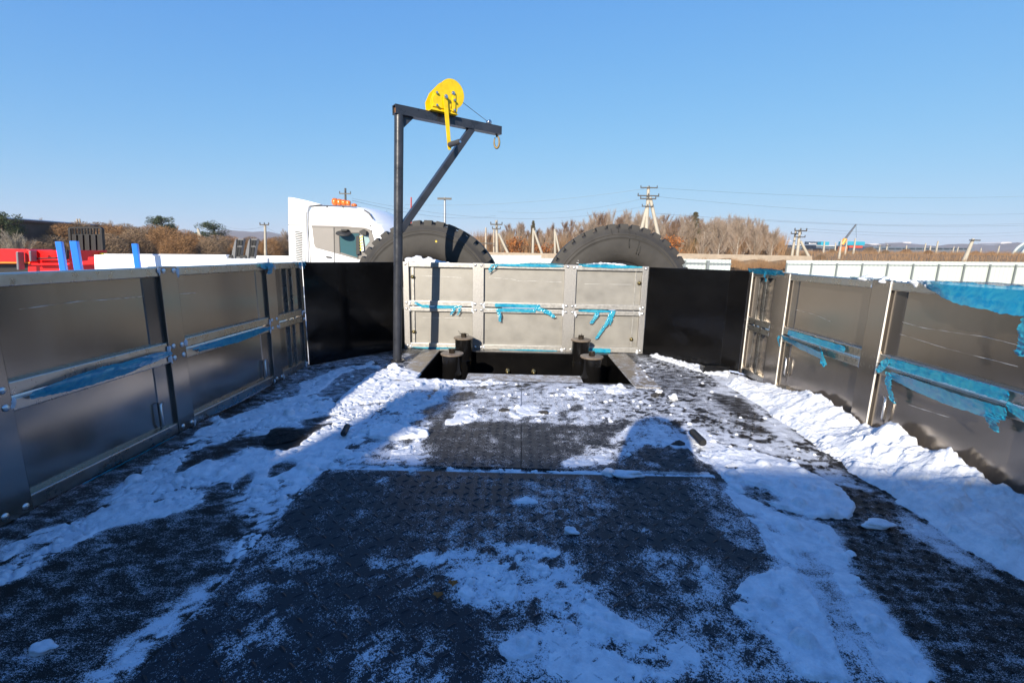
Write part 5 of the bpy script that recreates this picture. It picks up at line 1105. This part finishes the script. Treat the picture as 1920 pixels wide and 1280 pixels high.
# ------------------------------------------------------------------ far buildings
def far():
    def box_px(root, name, mat, x0, x1, y0, y1, Y, depth, bevel=0):
        a, b = sight(x0, y0, Y), sight(x1, y1, Y); z0 = min(a.z, b.z)
        return MB().box(a.x, b.x, Y, Y+depth, z0, max(a.z, b.z)).build(name, mat, root, bevel=bevel)
    gb = pbr('grey_blue_cladding', (.10,.13,.17), .6, 0, var=.1, vscale=.1); SN = pbr('roof_snow', (.80,.81,.84), .8)
    def block(label, x0, x1, y0, y1, Y, mat, depth=12, roof=None, cat='building', name='warehouse', extra=None):
        c = sight((x0+x1)/2, y1, Y); root = thing(name, label, cat, (c.x, Y, gz(c.x, Y)))
        box_px(root, 'wall', mat, x0, x1, y0, y1, Y, depth)
        if roof: box_px(root, 'roof', roof, x0-1, x1+1, y0-1.2, y0-.1, Y-.3, depth+.6)
        if extra: extra(root)
        return root
    def cols(n, x0, x1, y0, y1, Y, mat):
        def f(root):
            for i in range(n): x = x0+(x1-x0)*(i+.5)/n; box_px(root, 'window_band', mat, x-(x1-x0)/n*.4, x+(x1-x0)/n*.4, y0, y1, Y-.15, .14)
        return f
    wb = pbr('window_dark', (.03,.04,.05), .3)
    block('long grey blue warehouse with a snowy roof left of the mobile crane', 1488, 1590, 461, 478, 260, gb, 30, SN, extra=cols(9,1490,1588,466,469,260,wb))
    block('long dark blue warehouse right of the mobile crane', 1638, 1823, 462, 480, 290, gb, 30, None, extra=cols(14,1640,1820,465,468,290,wb))
    block('dark billboard with pale lettering above the far warehouse', 1511, 1536, 453, 459, 255, pbr('navy_board', (.03,.045,.075), .5), 1, cat='billboard', name='billboard', extra=lambda r: [box_px(r, 'letter', pbr('pale_letter', (.75,.75,.78), .6), 1517+i*2.4, 1518.6+i*2.4, 455.2+(.8 if i else 0), 457.6, 254.8, .1) for i in range(6)])
    tq = pbr('turquoise_container', (.02,.30,.42), .5, 0, var=.1, vscale=.3)
    block('small turquoise container block left of the mobile crane', 1540, 1554, 453, 460, 250, tq, 3, cat='container', name='container')
    block('turquoise container row right of the mobile crane', 1587, 1621, 452.5, 460, 250, tq, 6, cat='container', name='container')
    block('red container under the turquoise row', 1593, 1617, 460.3, 465, 249, pbr('red_container', (.50,.06,.03), .5), 3, cat='container', name='container')
    cream = pbr('cream_wall', (.60,.50,.40), .8)
    block('small pale ruined hut behind the concrete pole left of the truck', 500, 513, 459, 475, 60, cream, 4, None, cat='hut', name='hut')
    block('tiny cream house among the bushes above the left board', 311, 323, 455, 462, 70, cream, 4, SN, cat='house', name='house')
    block('tiny cream house behind the bushes over the white trailer', 262, 283, 455, 461, 72, cream, 4, None, cat='house', name='house')
    # arched metal hangar at the right edge
    L0 = sight(1893, 483, 140); Rx, Rz = 6.2, 5.0; c = Vector((L0.x+Rx, 140, L0.z)); root = thing('arched_hangar', 'ribbed grey arched metal hangar at the right edge', 'hangar', (c.x, 120, c.z))
    HM = pbr('hangar_metal', (.30,.36,.35), .4, .3); HR = pbr('hangar_rib', (.50,.55,.53), .5)
    for j in range(16):
        y = 140-j*2.4; vs = []
        for i in range(23): a0 = math.pi*i/22; vs += [(c.x-Rx*math.cos(a0), y, c.z+Rz*math.sin(a0)), (c.x-Rx*math.cos(a0), y-2.4, c.z+Rz*math.sin(a0))]
        MB().add(vs, [(2*i, 2*i+1, 2*i+3, 2*i+2) for i in range(22)]).build('arch_panel', HM, root)
        MB().path([(c.x-Rx*1.01*math.cos(math.pi*i/22), y-.6, c.z+Rz*1.02*math.sin(math.pi*i/22)) for i in range(23)], .32, 6).build('rib', HR, root)
    vs = [(c.x-Rx*.97*math.cos(math.pi*i/22), 102.5, c.z+Rz*.97*math.sin(math.pi*i/22)) for i in range(23)]
    MB().prism(vs, (0, .2, 0)).build('end_wall', pbr('hangar_end', (.35,.42,.40), .5), root)
    MB().box(c.x-Rx*1.1, c.x+Rx*1.1, 101, 141, c.z-3, c.z-.01).build('plinth', CONC, root)
    # long dark shed on the left
    A = sight(-90, 407, 40); B = sight(262, 431.5, 66); Y0, Y1 = 40, 66
    root = thing('long_shed', 'long brown shed with a snow dusted roof edge behind the bushes at far left', 'shed', (A.x, 40, gz(A.x, 40)))
    bw = pbr('brown_brick_wall', (.11,.075,.055), .85, 0, var=.25, vscale=.6)
    MB().prism([Vector((A.x, Y0, -1.6)), Vector((B.x, Y1, -1.6)), Vector((B.x, Y1, B.z)), Vector((A.x, Y0, A.z))], (-8, 7, 0)).build('wall', bw, root)
    MB().prism([Vector((A.x+.3, Y0-.3, A.z+.01)), Vector((B.x+.3, Y1-.3, B.z+.01)), Vector((B.x+.3, Y1-.3, B.z+.22)), Vector((A.x+.3, Y0-.3, A.z+.22))], (-9, 7.6, 0)).build('roof', pbr('rusty_roof', (.16,.09,.07), .8), root)
    MB().prism([Vector((A.x+.1, Y0-.2, A.z+.225)), Vector((B.x+.1, Y1-.2, B.z+.225)), Vector((B.x+.1, Y1-.2, B.z+.33)), Vector((A.x+.1, Y0-.2, A.z+.33))], (-9, 7.6, 0)).build('roof_snow', SN, root)
    for px in (146.5, 151): p = sight(px, 424, 58); MB().tube((p.x, 58, p.z-.6), (p.x, 58, p.z+.9), .09, 8).build('chimney', CONC, root)
    # mobile crane
    Y = 230; root = thing('mobile_crane', 'distant mobile crane with an orange base and a raised dark boom', 'crane', (sight(1583,465,Y).x, Y, sight(1583,470,Y).z))
    MB().tube(sight(1578,459,Y), sight(1585,448,Y), 1.0, 8).build('boom_base', pbr('crane_orange', (.75,.30,.03), .5), root)
    MB().tube(sight(1584,449,Y), sight(1605,421,Y), .55, 6, .35).build('boom', pbr('boom_grey', (.06,.07,.09), .5), root)
    MB().tube(sight(1605,421,Y), sight(1605.5,446,Y), .06, 5).build('cable', DARK, root)
    a = sight(1574,462,Y); MB().box(a.x, a.x+3.4, Y-1, Y+1, a.z-3, a.z).build('carrier', pbr('crane_body', (.45,.16,.05), .5), root)
far()

# ------------------------------------------------------------------ poles and wires
CP = pbr('concrete_pole', (.42,.38,.31), .75, 0, var=.12, vscale=3); WOOD = pbr('weathered_pole', (.42,.36,.29), .8, 0, var=.2, vscale=3); INS = pbr('insulator', (.06,.055,.05), .5)
def pole(label, top, bot, Y, r, arms=(), struts=(), mat=CP, lean=True, ins=True):
    T = sight(*top, Y); B = sight(*bot, Y)
    if not lean: B.x = T.x
    u = (B-T).normalized(); g = gz(B.x, B.y); F = T+u*((T.z-g)/max(.2, -u.z))
    root = thing('utility_pole', label, 'utility pole', F, 'utility poles')
    MB().tube(F, T, r*1.25, 8, r*.8).build('pole', mat, root, smooth=True, auto=50)
    for dz, L, th in arms:
        c = T-Vector((0,0,dz)); a = MB().box(c.x-L, c.x+L, c.y-th-r, c.y-r+.01, c.z-th, c.z+th).build('cross_arm', INS, root)
        if ins:
            for x in (-L*.95, 0, L*.95): MB().lathe([(0,0),(th*.9,.02),(th*1.1,th*1.6),(th*.7,th*2.4),(th*.8,th*3),(0,th*3.6)], (c.x+x, c.y-r, c.z+th), 'z', 8).build('insulator', INS, a, smooth=True)
    for (tx, ty), (bx, by) in struts:
        a, b = sight(tx, ty, Y+.02), sight(bx, by, Y+.02); uu = (b-a).normalized(); q = a+uu*((a.z-gz(b.x, b.y))/max(.2, -uu.z))
        MB().tube(q, a, r*1.15, 8, r*.85).build('strut', mat, root, smooth=True, auto=50)
    return T
tP1 = pole('tall concrete pole with two slanting struts and dark cross arms behind the right tyre', (1216,350), (1212,430), 42, .17, ((.12,.75,.045),(.80,.95,.05),(1.05,.7,.05),(1.7,.5,.045)), (((1217,372),(1203,430)),((1219,370),(1234,440))))
pole('dark pole top with four insulators rising behind the truck beacon', (647.5,353), (648,385), 26, .07, ((.30,.32,.03),(.95,.40,.03)), (), INS)
pole('slim light mast rising behind the left tyre', (834,370), (834,415), 60, .16, ((.2,.9,.12),), (), pbr('galvanised_mast', (.40,.42,.44), .5, .5), ins=False)
pole('red mast partly hidden by the crane brace', (771,370), (771,410), 75, .14, (), (), pbr('red_mast', (.45,.06,.05), .6))
pole('white concrete pole between the ramps and the truck', (497,420), (498,478), 50, .14, ((.1,.5,.06),))
pole('pale pole with one strut in front of the pine tree', (371,428), (377,476), 48, .11, (), (((372,430),(387,474)),))
pole('concrete pole with a strut standing left of the wood', (931,413), (932,478), 55, .17, ((.5,.7,.07),(1.0,.5,.06)), (((935,438),(953,476)),))
pole('thin frame post left of the wood, nearest the left tyre', (911,427), (911,476), 58, .13, ((1.9,1.6,.06),), (), WOOD, ins=False)
pole('second thin frame post left of the wood', (926,428), (926,476), 58.5, .11, (), (), WOOD)
pole('short pale pole with a strut at the wood edge, left of its neighbour', (1000,428), (999,478), 50, .14, (), (((1001,432),(1017,478)),))
pole('short pale pole with a strut at the wood edge close to the right tyre', (1040,430), (1041,478), 50, .12, (), (((1041,434),(1050,478)),))
pole('leaning pale pole with cross arms, right one of the strutted pair beyond the white fence', (1500,430), (1493,492), 62, .19, ((.2,.8,.08),(1.0,.7,.06)), (((1501,452),(1521,490)),))
pole('leaning pale pole, left one of the strutted pair beyond the white fence', (1492,434), (1483,492), 63, .16, ((.3,.7,.06),))
pole('strongly leaning pale pole with a short cross arm over the right fence', (1825,448), (1806,492), 70, .24, ((.2,.8,.08),), ins=False)
for i, (t, b_, Y, r, lab) in enumerate([((1546,452),(1543,483),110,.18,'thin pale pole below the turquoise container block'),((1567,455),(1565,478),130,.18,'thin pale pole left of the mobile crane base'),((1578,449),(1572,490),80,.16,'tall pale pole just left of the crane boom'),((1588,452),(1583,485),95,.15,'pale pole at the left end of the turquoise row'),((1604,447),(1599,482),100,.17,'pale pole under the crane boom tip'),((1650,459),(1648,476),140,.2,'pale pole at the left end of the dark blue warehouse'),((1664,458),(1661,475),140,.2,'second pale pole along the dark blue warehouse'),((1700,460),(1699,472),150,.2,'third pale pole along the dark blue warehouse'),((1736,456),(1733,471),140,.2,'fourth pale pole along the dark blue warehouse'),((1745,461),(1742,479),130,.2,'fifth pale pole along the dark blue warehouse'),((1759,452),(1754,478),120,.2,'tallest pale pole before the dark blue warehouse'),((1789,462),(1785,478),140,.16,'thin post left of the leaning pole'),((1797,463),(1793,479),140,.16,'thin post just left of the leaning pole'),((1840,465),(1837,480),130,.16,'thin post right of the leaning pole'),((1874,461),(1870,477),130,.18,'pale post left of the arched hangar'),((1310,418),(1312,480),90,.1,'thin dark mast in the bare wood by the spruce')]):
    pole(lab, t, b_, Y, r, ((.4,.9,.08),) if i in (5,6) else (), (), CP if i != 15 else INS, ins=False)
WIRE = pbr('wire', (.10,.11,.13), .5)
def wire(label, a, b, sag, r=.02, n=24):
    A, B = Vector(a), Vector(b); pts = [A+(B-A)*(i/n)-Vector((0,0,sag*4*(i/n)*(1-i/n))) for i in range(n+1)]
    o = MB().path(pts, r*.75, 4).build('power_line', WIRE); tag(o, label, 'power line', 'overhead power lines')
wire('upper wire running left from the tall concrete pole', sight(1208,354,42), sight(760,384,48), .5, .014)
wire('lowest wire running left from the tall concrete pole', sight(1208,372,42), sight(930,396,52), .6, .012)
wire('wire passing low behind the truck and both tyres, left of the tall pole', sight(1210,386,42), sight(660,372,30), 1.2, .010)
wire('second low wire from the dark pole top behind the truck', sight(660,376,26), sight(930,404,55), .6, .012)
wire('upper wire running right from the tall concrete pole', sight(1224,352,42), sight(1990,365,60), .6, .014)
wire('middle wire running right from the tall concrete pole', sight(1224,368,42), sight(1990,398,62), .8, .014)
wire('long lower wire crossing the right half of the sky', sight(1230,400,60), sight(1990,420,80), .9, .024)
wire('wire over the mobile crane boom tip', sight(1380,408,70), sight(1990,416,78), .8, .02)
wire('wire just above the far hills on the right', sight(1500,428,62), sight(1990,430,90), .8, .02)
wire('lowest faint wire above the far hills on the right', sight(1500,433,62), sight(1990,436,90), .8, .016)
wire('faint wire from the pine tree to the pole left of the truck', sight(412,420,60), sight(497,424,50), .5, .014)
wire('faint wire from the pole left of the truck to the cab', sight(497,424,50), sight(560,440,45), .4, .012)
# ------------------------------------------------------------------ trees
BR = pbr('brown_twigs', (.15,.095,.065), .9, 0, vscale=.6, col2=(.24,.15,.10)); TW = pbr('grey_twigs', (.27,.20,.15), .9, 0, vscale=.5, col2=(.36,.28,.215)); BIRCH = pbr('birch_bark', (.62,.56,.48), .8, 0, var=.2, vscale=4)
RUST = pbr('rust_leaves', (.30,.11,.03), .9, 0, var=.3, vscale=2); BUSH = pbr('willow_twigs', (.20,.105,.045), .9, 0, vscale=.5, col2=(.34,.19,.085)); TRUNK = pbr('dark_bark', (.10,.07,.05), .9, 0, var=.3, vscale=3)
NEED = pbr('pine_needles', (.030,.050,.022), .8, 0, vscale=1.2, col2=(.07,.085,.035)); SPR = pbr('spruce_needles', (.06,.055,.025), .8, 0, vscale=1.5, col2=(.12,.095,.04))
def sliver(mb, p, q, wd, r):
    p = Vector(p); q = Vector(q); d = q-p; s = d.cross(Vector((r.uniform(-1,1), r.uniform(-1,1), r.uniform(-.3,.3))))
    if s.length < 1e-6: return
    s = s.normalized()*wd; mb.v += [tuple(p-s), tuple(p+s), tuple(q)]; n = len(mb.v); mb.f.append((n-3, n-2, n-1))
def bare(seed, h, spread, ntw, tr):
    r = random.Random(seed); tb = MB(); cb = MB()
    lean = Vector((r.uniform(-.06,.06), r.uniform(-.06,.06), 1)); pts = [lean*(h*t)+Vector((r.uniform(-.08,.08), r.uniform(-.08,.08), 0)) for t in (0,.2,.4,.6,.8,1)]; pts[0] = Vector((0,0,-.3))
    tb.path(pts, [tr,tr*.85,tr*.65,tr*.45,tr*.28,tr*.08], 7)
    limbs = []
    for i in range(30):
        t = r.uniform(.2, .97); k = int(t*5); b = pts[k]+(pts[min(5, k+1)]-pts[k])*(t*5-k); a = r.uniform(0, 6.283); L = spread*(1.3-t)*r.uniform(.5, 1.1)+.5
        q = b+Vector((math.cos(a)*L*.62, math.sin(a)*L*.62, L*r.uniform(.7, 1.25))); m = (b+q)/2+Vector((0,0,-.1*L)); tb.path([b, m, q], [tr*.33*(1-t*.6), tr*.2*(1-t*.6), .012], 4); limbs += [(b, m), (m, q), (m, q)]
    limbs.append((pts[4], pts[5]))
    for i in range(ntw):
        a, b = r.choice(limbs); p = a+(b-a)*r.random(); L = r.uniform(.35, 1.15)*h/8; an = r.uniform(0, 6.283)
        q = p+Vector((math.cos(an)*L*.5, math.sin(an)*L*.5, L*r.uniform(.2, 1.0))); sliver(cb, p, q, r.uniform(.007, .017), r)
        if r.random() < .7: q2 = q+Vector((r.uniform(-.25,.25), r.uniform(-.25,.25), r.uniform(.05,.45)))*L; sliver(cb, p+(q-p)*.6, q2, .012, r)
    return tb, cb
def bush(seed, h, w_, n):
    r = random.Random(seed); tb = MB(); cb = MB()
    for i in range(14):
        a = r.uniform(0, 6.283); L = h*r.uniform(.35, .62); q = Vector((math.cos(a)*w_*r.uniform(.2,.8), math.sin(a)*w_*r.uniform(.2,.8), L)); tb.path([(q.x*.1, q.y*.1, -.2), (q.x*.45, q.y*.45, L*.5), tuple(q)], [.05,.03,.01], 5)
    for i in range(n):
        a = r.uniform(0, 6.283); rr = w_*math.sqrt(r.random()); z = h*1.15*math.sqrt(max(.05, 1-(rr/w_)**2))*r.uniform(.12, 1.0)**.7
        p = Vector((math.cos(a)*rr*.85, math.sin(a)*rr*.85, z*.85)); L = r.uniform(.15, .42)*h/4.5
        sliver(cb, p, p+Vector((math.cos(a)*L*.45+r.uniform(-.3,.3), math.sin(a)*L*.45+r.uniform(-.3,.3), L*r.uniform(.2,1))), r.uniform(.010, .026), r)
    return tb, cb
def leafy(mb, c, R, n, r, s, flat=.6):
    for i in range(n):
        v = Vector((r.gauss(0,1), r.gauss(0,1), r.gauss(0,1))).normalized()*R*r.random()**.4; p = Vector(c)+Vector((v.x, v.y, v.z*flat)); a = Vector((r.uniform(-1,1), r.uniform(-1,1), r.uniform(-.4,1)))*s; b = Vector((r.uniform(-1,1), r.uniform(-1,1), r.uniform(-1,1)))*s*.45
        o = len(mb.v); mb.v += [tuple(p-a*.5-b*.5), tuple(p+a*.5-b*.3), tuple(p+a*.4+b*.5), tuple(p-a*.4+b*.4)]; mb.f.append((o, o+1, o+2, o+3))
def pine(seed, h, w_):
    r = random.Random(seed); tb = MB(); cb = MB(); tb.path([(0,0,-.3),(.1,0,h*.4),(.3,.1,h*.75),(.35,.1,h*.95)], [.24,.19,.11,.03], 8)
    for i in range(38):
        t = r.uniform(.34, 1); a = r.uniform(0, 6.283); L = w_*(1.05-.65*abs(t-.62)*1.6)*r.uniform(.35, 1); c = Vector((.25+math.cos(a)*L, math.sin(a)*L, h*t+r.uniform(-.2,.3)))
        tb.path([(.2,.05,h*t-.5), tuple((Vector((.2,.05,h*t-.3))+c)/2), tuple(c)], [.06,.04,.015], 5); leafy(cb, c, r.uniform(.6, 1.0)*h/7, 190, r, .20, .85)
    return tb, cb
def spruce(seed, h, w_):
    r = random.Random(seed); tb = MB(); cb = MB(); tb.path([(0,0,-.3),(0,0,h*.5),(0,0,h)], [.16,.1,.02], 7)
    for i in range(46):
        t = i/46; z = h*(.10+.9*t); R = w_*(1-t)**.8+.08
        for k in range(7):
            a = r.uniform(0, 6.283); c = (math.cos(a)*R*r.uniform(.4,.9), math.sin(a)*R*r.uniform(.4,.9), z-R*.25); leafy(cb, c, .28+R*.25, 26, r, .16, .5)
    return tb, cb
def proto(kind, name, cat, tb, cb, tm, cm): return (name, cat, tb.mesh('trunk', tm, True), cb.mesh('crown', cm))
PR = {}
for i in range(4): PR['grey%d' % i] = proto('b', 'bare_tree', 'tree', *bare(100+i, 8.0, 3.0, 4200, .10), BIRCH if i % 2 else TRUNK, TW)
for i in range(3): PR['brown%d' % i] = proto('b', 'bare_tree', 'tree', *bare(200+i, 6.5, 2.8, 4400, .08), TRUNK, BR)
BU = [BUSH, pbr('dull_twigs', (.15,.095,.055), .9, 0, vscale=.5, col2=(.25,.16,.09)), pbr('grey_willow', (.20,.135,.085), .9, 0, vscale=.5, col2=(.30,.21,.13))]
for i in range(3): PR['bush%d' % i] = proto('b', 'willow_bush', 'bush', *bush(300+i, 4.5, 3.0, 15000), TRUNK, BU[i])
PR['pale0'] = proto('b', 'bare_tree', 'tree', *bare(330, 5.5, 3.4, 5000, .09), TRUNK, pbr('pale_twigs', (.36,.31,.24), .9, 0, var=.2, vscale=1))
PR['pine0'] = proto('p', 'pine_tree', 'pine tree', *pine(400, 7.0, 2.5), TRUNK, NEED)
PR['pine1'] = proto('p', 'pine_tree', 'pine tree', *pine(401, 6.0, 2.0), TRUNK, NEED)
PR['spruce0'] = proto('p', 'spruce_tree', 'spruce tree', *spruce(410, 8.0, 1.7), TRUNK, SPR)
PR['rust0'] = proto('b', 'oak_bush', 'bush', *(lambda r, cb: (MB().path([(0,0,-.2),(0,0,1.6)], [.06,.02], 5), [leafy(cb, (r.uniform(-.7,.7), r.uniform(-.7,.7), r.uniform(.6,2.2)), .6, 60, r, .18) for _ in range(16)] and cb))(random.Random(5), MB()), TRUNK, RUST)
def tree(key, px, py_top, Y, label, group=None, w_=1.0):
    name, cat, tm, cm = PR[key]; T = sight(px, py_top, Y); g = gz(T.x, Y); zs = [v.co.z for v in cm.vertices]; H = max(zs)
    o = thing(name, label, cat, (T.x, Y, g), group); s = max(.2, (T.z-g)/H); o.scale = (s*w_, s*w_, s); o.rotation_euler.z = rnd.uniform(0, 6.283)
    put('trunk', tm, o, False); put('crown', cm, o, False); return o
# the wood between and right of the tyres
def top_line(px): return np.interp(px, [895,930,960,985,1010,1045,1090,1130,1170,1200,1240,1290,1340,1400,1440,1462], [452,428,412,420,424,418,410,396,388,392,402,404,402,400,408,436])
for i in range(84):
    px = 900+i*6.75+rnd.uniform(-5,5); t = top_line(px)+rnd.uniform(-8,20); k = rnd.choice(['grey0','grey1','grey2','grey3','brown0','brown1','brown2'])
    if px < 1100: k = rnd.choice(['brown0','brown1','brown2','grey1','grey2','grey0'])
    lab = 'bare tree of the wood behind and left of the right tyre' if px < 1160 else 'bare tree of the wood right of the tall concrete pole'
    tree(k, px, float(t), rnd.uniform(62, 95), lab, 'bare trees of the wood', rnd.uniform(.7,1.05))
for px, pt, Y in ((1325,405,58),(1352,404,57),(1342,398,60),(1388,402,58),(1424,412,60),(1452,420,62)): tree('grey1' if px % 2 else 'grey3', px, pt, Y, 'pale birch standing in front of the wood beside the right tyre', 'pale birches')
for px, pt in ((1118,392),(1150,384),(1178,386),(1205,388),(1235,398),(1280,396),(1372,394),(1410,398)): tree('grey%d' % rnd.randrange(4), px, pt, rnd.uniform(66,90), 'slender grey bare tree standing taller than the wood around it', 'tall slender trees of the wood', .62)
tree('spruce0', 1305, 397, 72, 'single dark spruce among the bare trees right of the tall pole', None, 1.0)
tree('spruce0', 1264, 425, 74, 'smaller dark spruce half hidden right of the right tyre', None, .9)
tree('spruce0', 1000, 413, 80, 'narrow dark spruce tip above the wood behind the short pole', None, .7)
for px, pt, lab in ((975,443,'rust leaved oak bush left of the first short pole'),(1020,455,'small rust leaved bush beside the first short pole'),(1252,440,'rust leaved bush at the right shoulder of the right tyre')): tree('rust0', px, pt, 56, lab)
# bushes on the left
for px, pt, Y, w_ in ((60,452,34,1.2),(95,440,36,1.1),(118,418,50,1),(150,414,54,1),(185,416,58,1),(210,420,50,1.1),(232,418,55,1),(258,424,46,1),(285,420,48,1.1),(310,424,45,1.1),(345,430,52,1),(365,438,44,1),(330,440,40,.9),(405,440,50,1.1),(430,442,52,1.1),(470,444,60,1.1),(520,444,62,1.1),(505,446,58,1),(390,446,42,.9),(245,436,40,1.1),(200,436,38,1.1),(160,440,37,1.1),(455,448,45,1)):
    tree('bush%d' % rnd.randrange(3), px, pt-3, Y, 'orange brown leafless willow bush in the thicket on the left', 'willow thicket on the left', w_)
for px, pt in ((70,404),(200,408),(325,414),(535,425),(560,424)): tree('grey0', px, pt, 66, {70:'grey bare tree behind the long shed at far left',200:'grey bare tree above the black rack',325:'grey bare tree left of the pine tree',535:'grey bare tree at the rear edge of the truck cab',560:'grey bare tree hidden behind the truck fairing'}[px])
tree('pale0', 25, 428, 30, 'pale silvery bare tree in front of the long shed at the left edge', None, 1.1)
tree('pine0', 396, 411, 55, 'dark green spreading pine tree left of the truck', None, 1.35)
tree('pine1', 300, 404, 62, 'small brownish green pine above the willow bushes', None, 1.0)
tree('pine1', -8, 396, 34, 'dark pine branch tips at the left picture edge', None, .9)
def berm():
    a = sight(1300, 480, 36); b = sight(1500, 482, 36); vs = []; fs = []; n = 40
    for i in range(n+1):
        x = a.x+(b.x-a.x)*i/n; hz = (.62+.12*math.sin(i*.6)+rnd.uniform(-.06,.06))*min(1, i/8, (n-i)/6+.3)
        for dy, k in ((-2.4,-1.6),(-1.2,-.6+.5*hz),(0,hz-.12),(1.5,hz-.25),(4,-1.4)): vs.append((x, 36+dy, k))
    for i in range(n):
        for j in range(4): fs.append((i*5+j, (i+1)*5+j, (i+1)*5+j+1, i*5+j+1))
    o = MB().add(vs, fs).build('embankment', pbr('dry_grass_bank', (.15,.09,.045), .95, 0, vscale=3, col2=(.30,.20,.105), bump=.6, bscale=9), smooth=True); struct(o); tag(o, 'brown grassy embankment between the short and the long white fence')
berm()
# undergrowth: one mass of dry stems at the wood edge and over the field
def under():
    r = random.Random(77); mb = MB()
    def band(x0, x1, Y0, Y1, h0, h1, n, wd=.03):
        for i in range(n):
            px = r.uniform(x0, x1); Y = r.uniform(Y0, Y1); p = sight(px, 470, Y); p.z = gz(p.x, Y)-.1; h = r.uniform(h0, h1)
            sliver(mb, p, p+Vector((r.uniform(-.4,.4)*h*.6, r.uniform(-.3,.3), h)), wd*r.uniform(.6,1.4), r)
    band(885, 1470, 66, 100, 1.5, 5.0, 26000, .035); band(1380, 1990, 52, 150, .4, 1.3, 22000, .02); band(-60, 545, 60, 75, .4, 1.3, 8000, .02); band(-60, 545, 36, 50, .3, .8, 4000, .014)
    band(1270, 1540, 40, 47.5, .9, 1.75, 14000, .02)
    for i in range(9000):
        px = r.uniform(1300, 1500); Y = r.uniform(34.2, 37.5); p = sight(px, 480, Y); p.z = -.15+.35*(1-abs(Y-36)/2)+.1*math.sin(px*.12); h = r.uniform(.15, .5)
        sliver(mb, p, p+Vector((r.uniform(-.25,.25), r.uniform(-.2,.2), h)), .012*r.uniform(.6,1.4), r)
    o = mb.build('undergrowth', pbr('dry_stems', (.20,.11,.055), .95, 0, vscale=.15, col2=(.33,.20,.10))); tag(o, 'brown dry undergrowth and grass along the wood edge and the fields', 'undergrowth', None, 'stuff')
    # shrubs dotted over the right field
    for px, pt, Y in ((1632,462,130),(1600,470,120),(1560,472,110),(1480,462,90),(1508,474,85),(1700,466,140),(1770,472,120),(1830,470,120),(1860,474,110),(1660,474,100),(1740,476,100),(1540,478,80)):
        tree('bush%d' % rnd.randrange(3), px, pt, Y, 'low brown bush out in the field beyond the right fence', 'bushes in the right field', 1.5)
under()

# ------------------------------------------------------------------ thin winter haze over the plain
def haze():
    o = MB().box(-3300, 3300, -60, 2900, -3.5, 125).build('haze', None); m = bpy.data.materials.new('haze'); m.use_nodes = True; nt = m.node_tree; nt.nodes.clear()
    out = nt.nodes.new('ShaderNodeOutputMaterial'); v = nt.nodes.new('ShaderNodeVolumePrincipled'); v.inputs['Density'].default_value = .00022; v.inputs['Color'].default_value = (.90,.93,1,1); v.inputs['Anisotropy'].default_value = .0
    nt.links.new(v.outputs[0], out.inputs['Volume']); o.data.materials.append(m); tag(o, 'thin pale winter haze over the far fields and hills', 'haze', None, 'stuff')
haze()
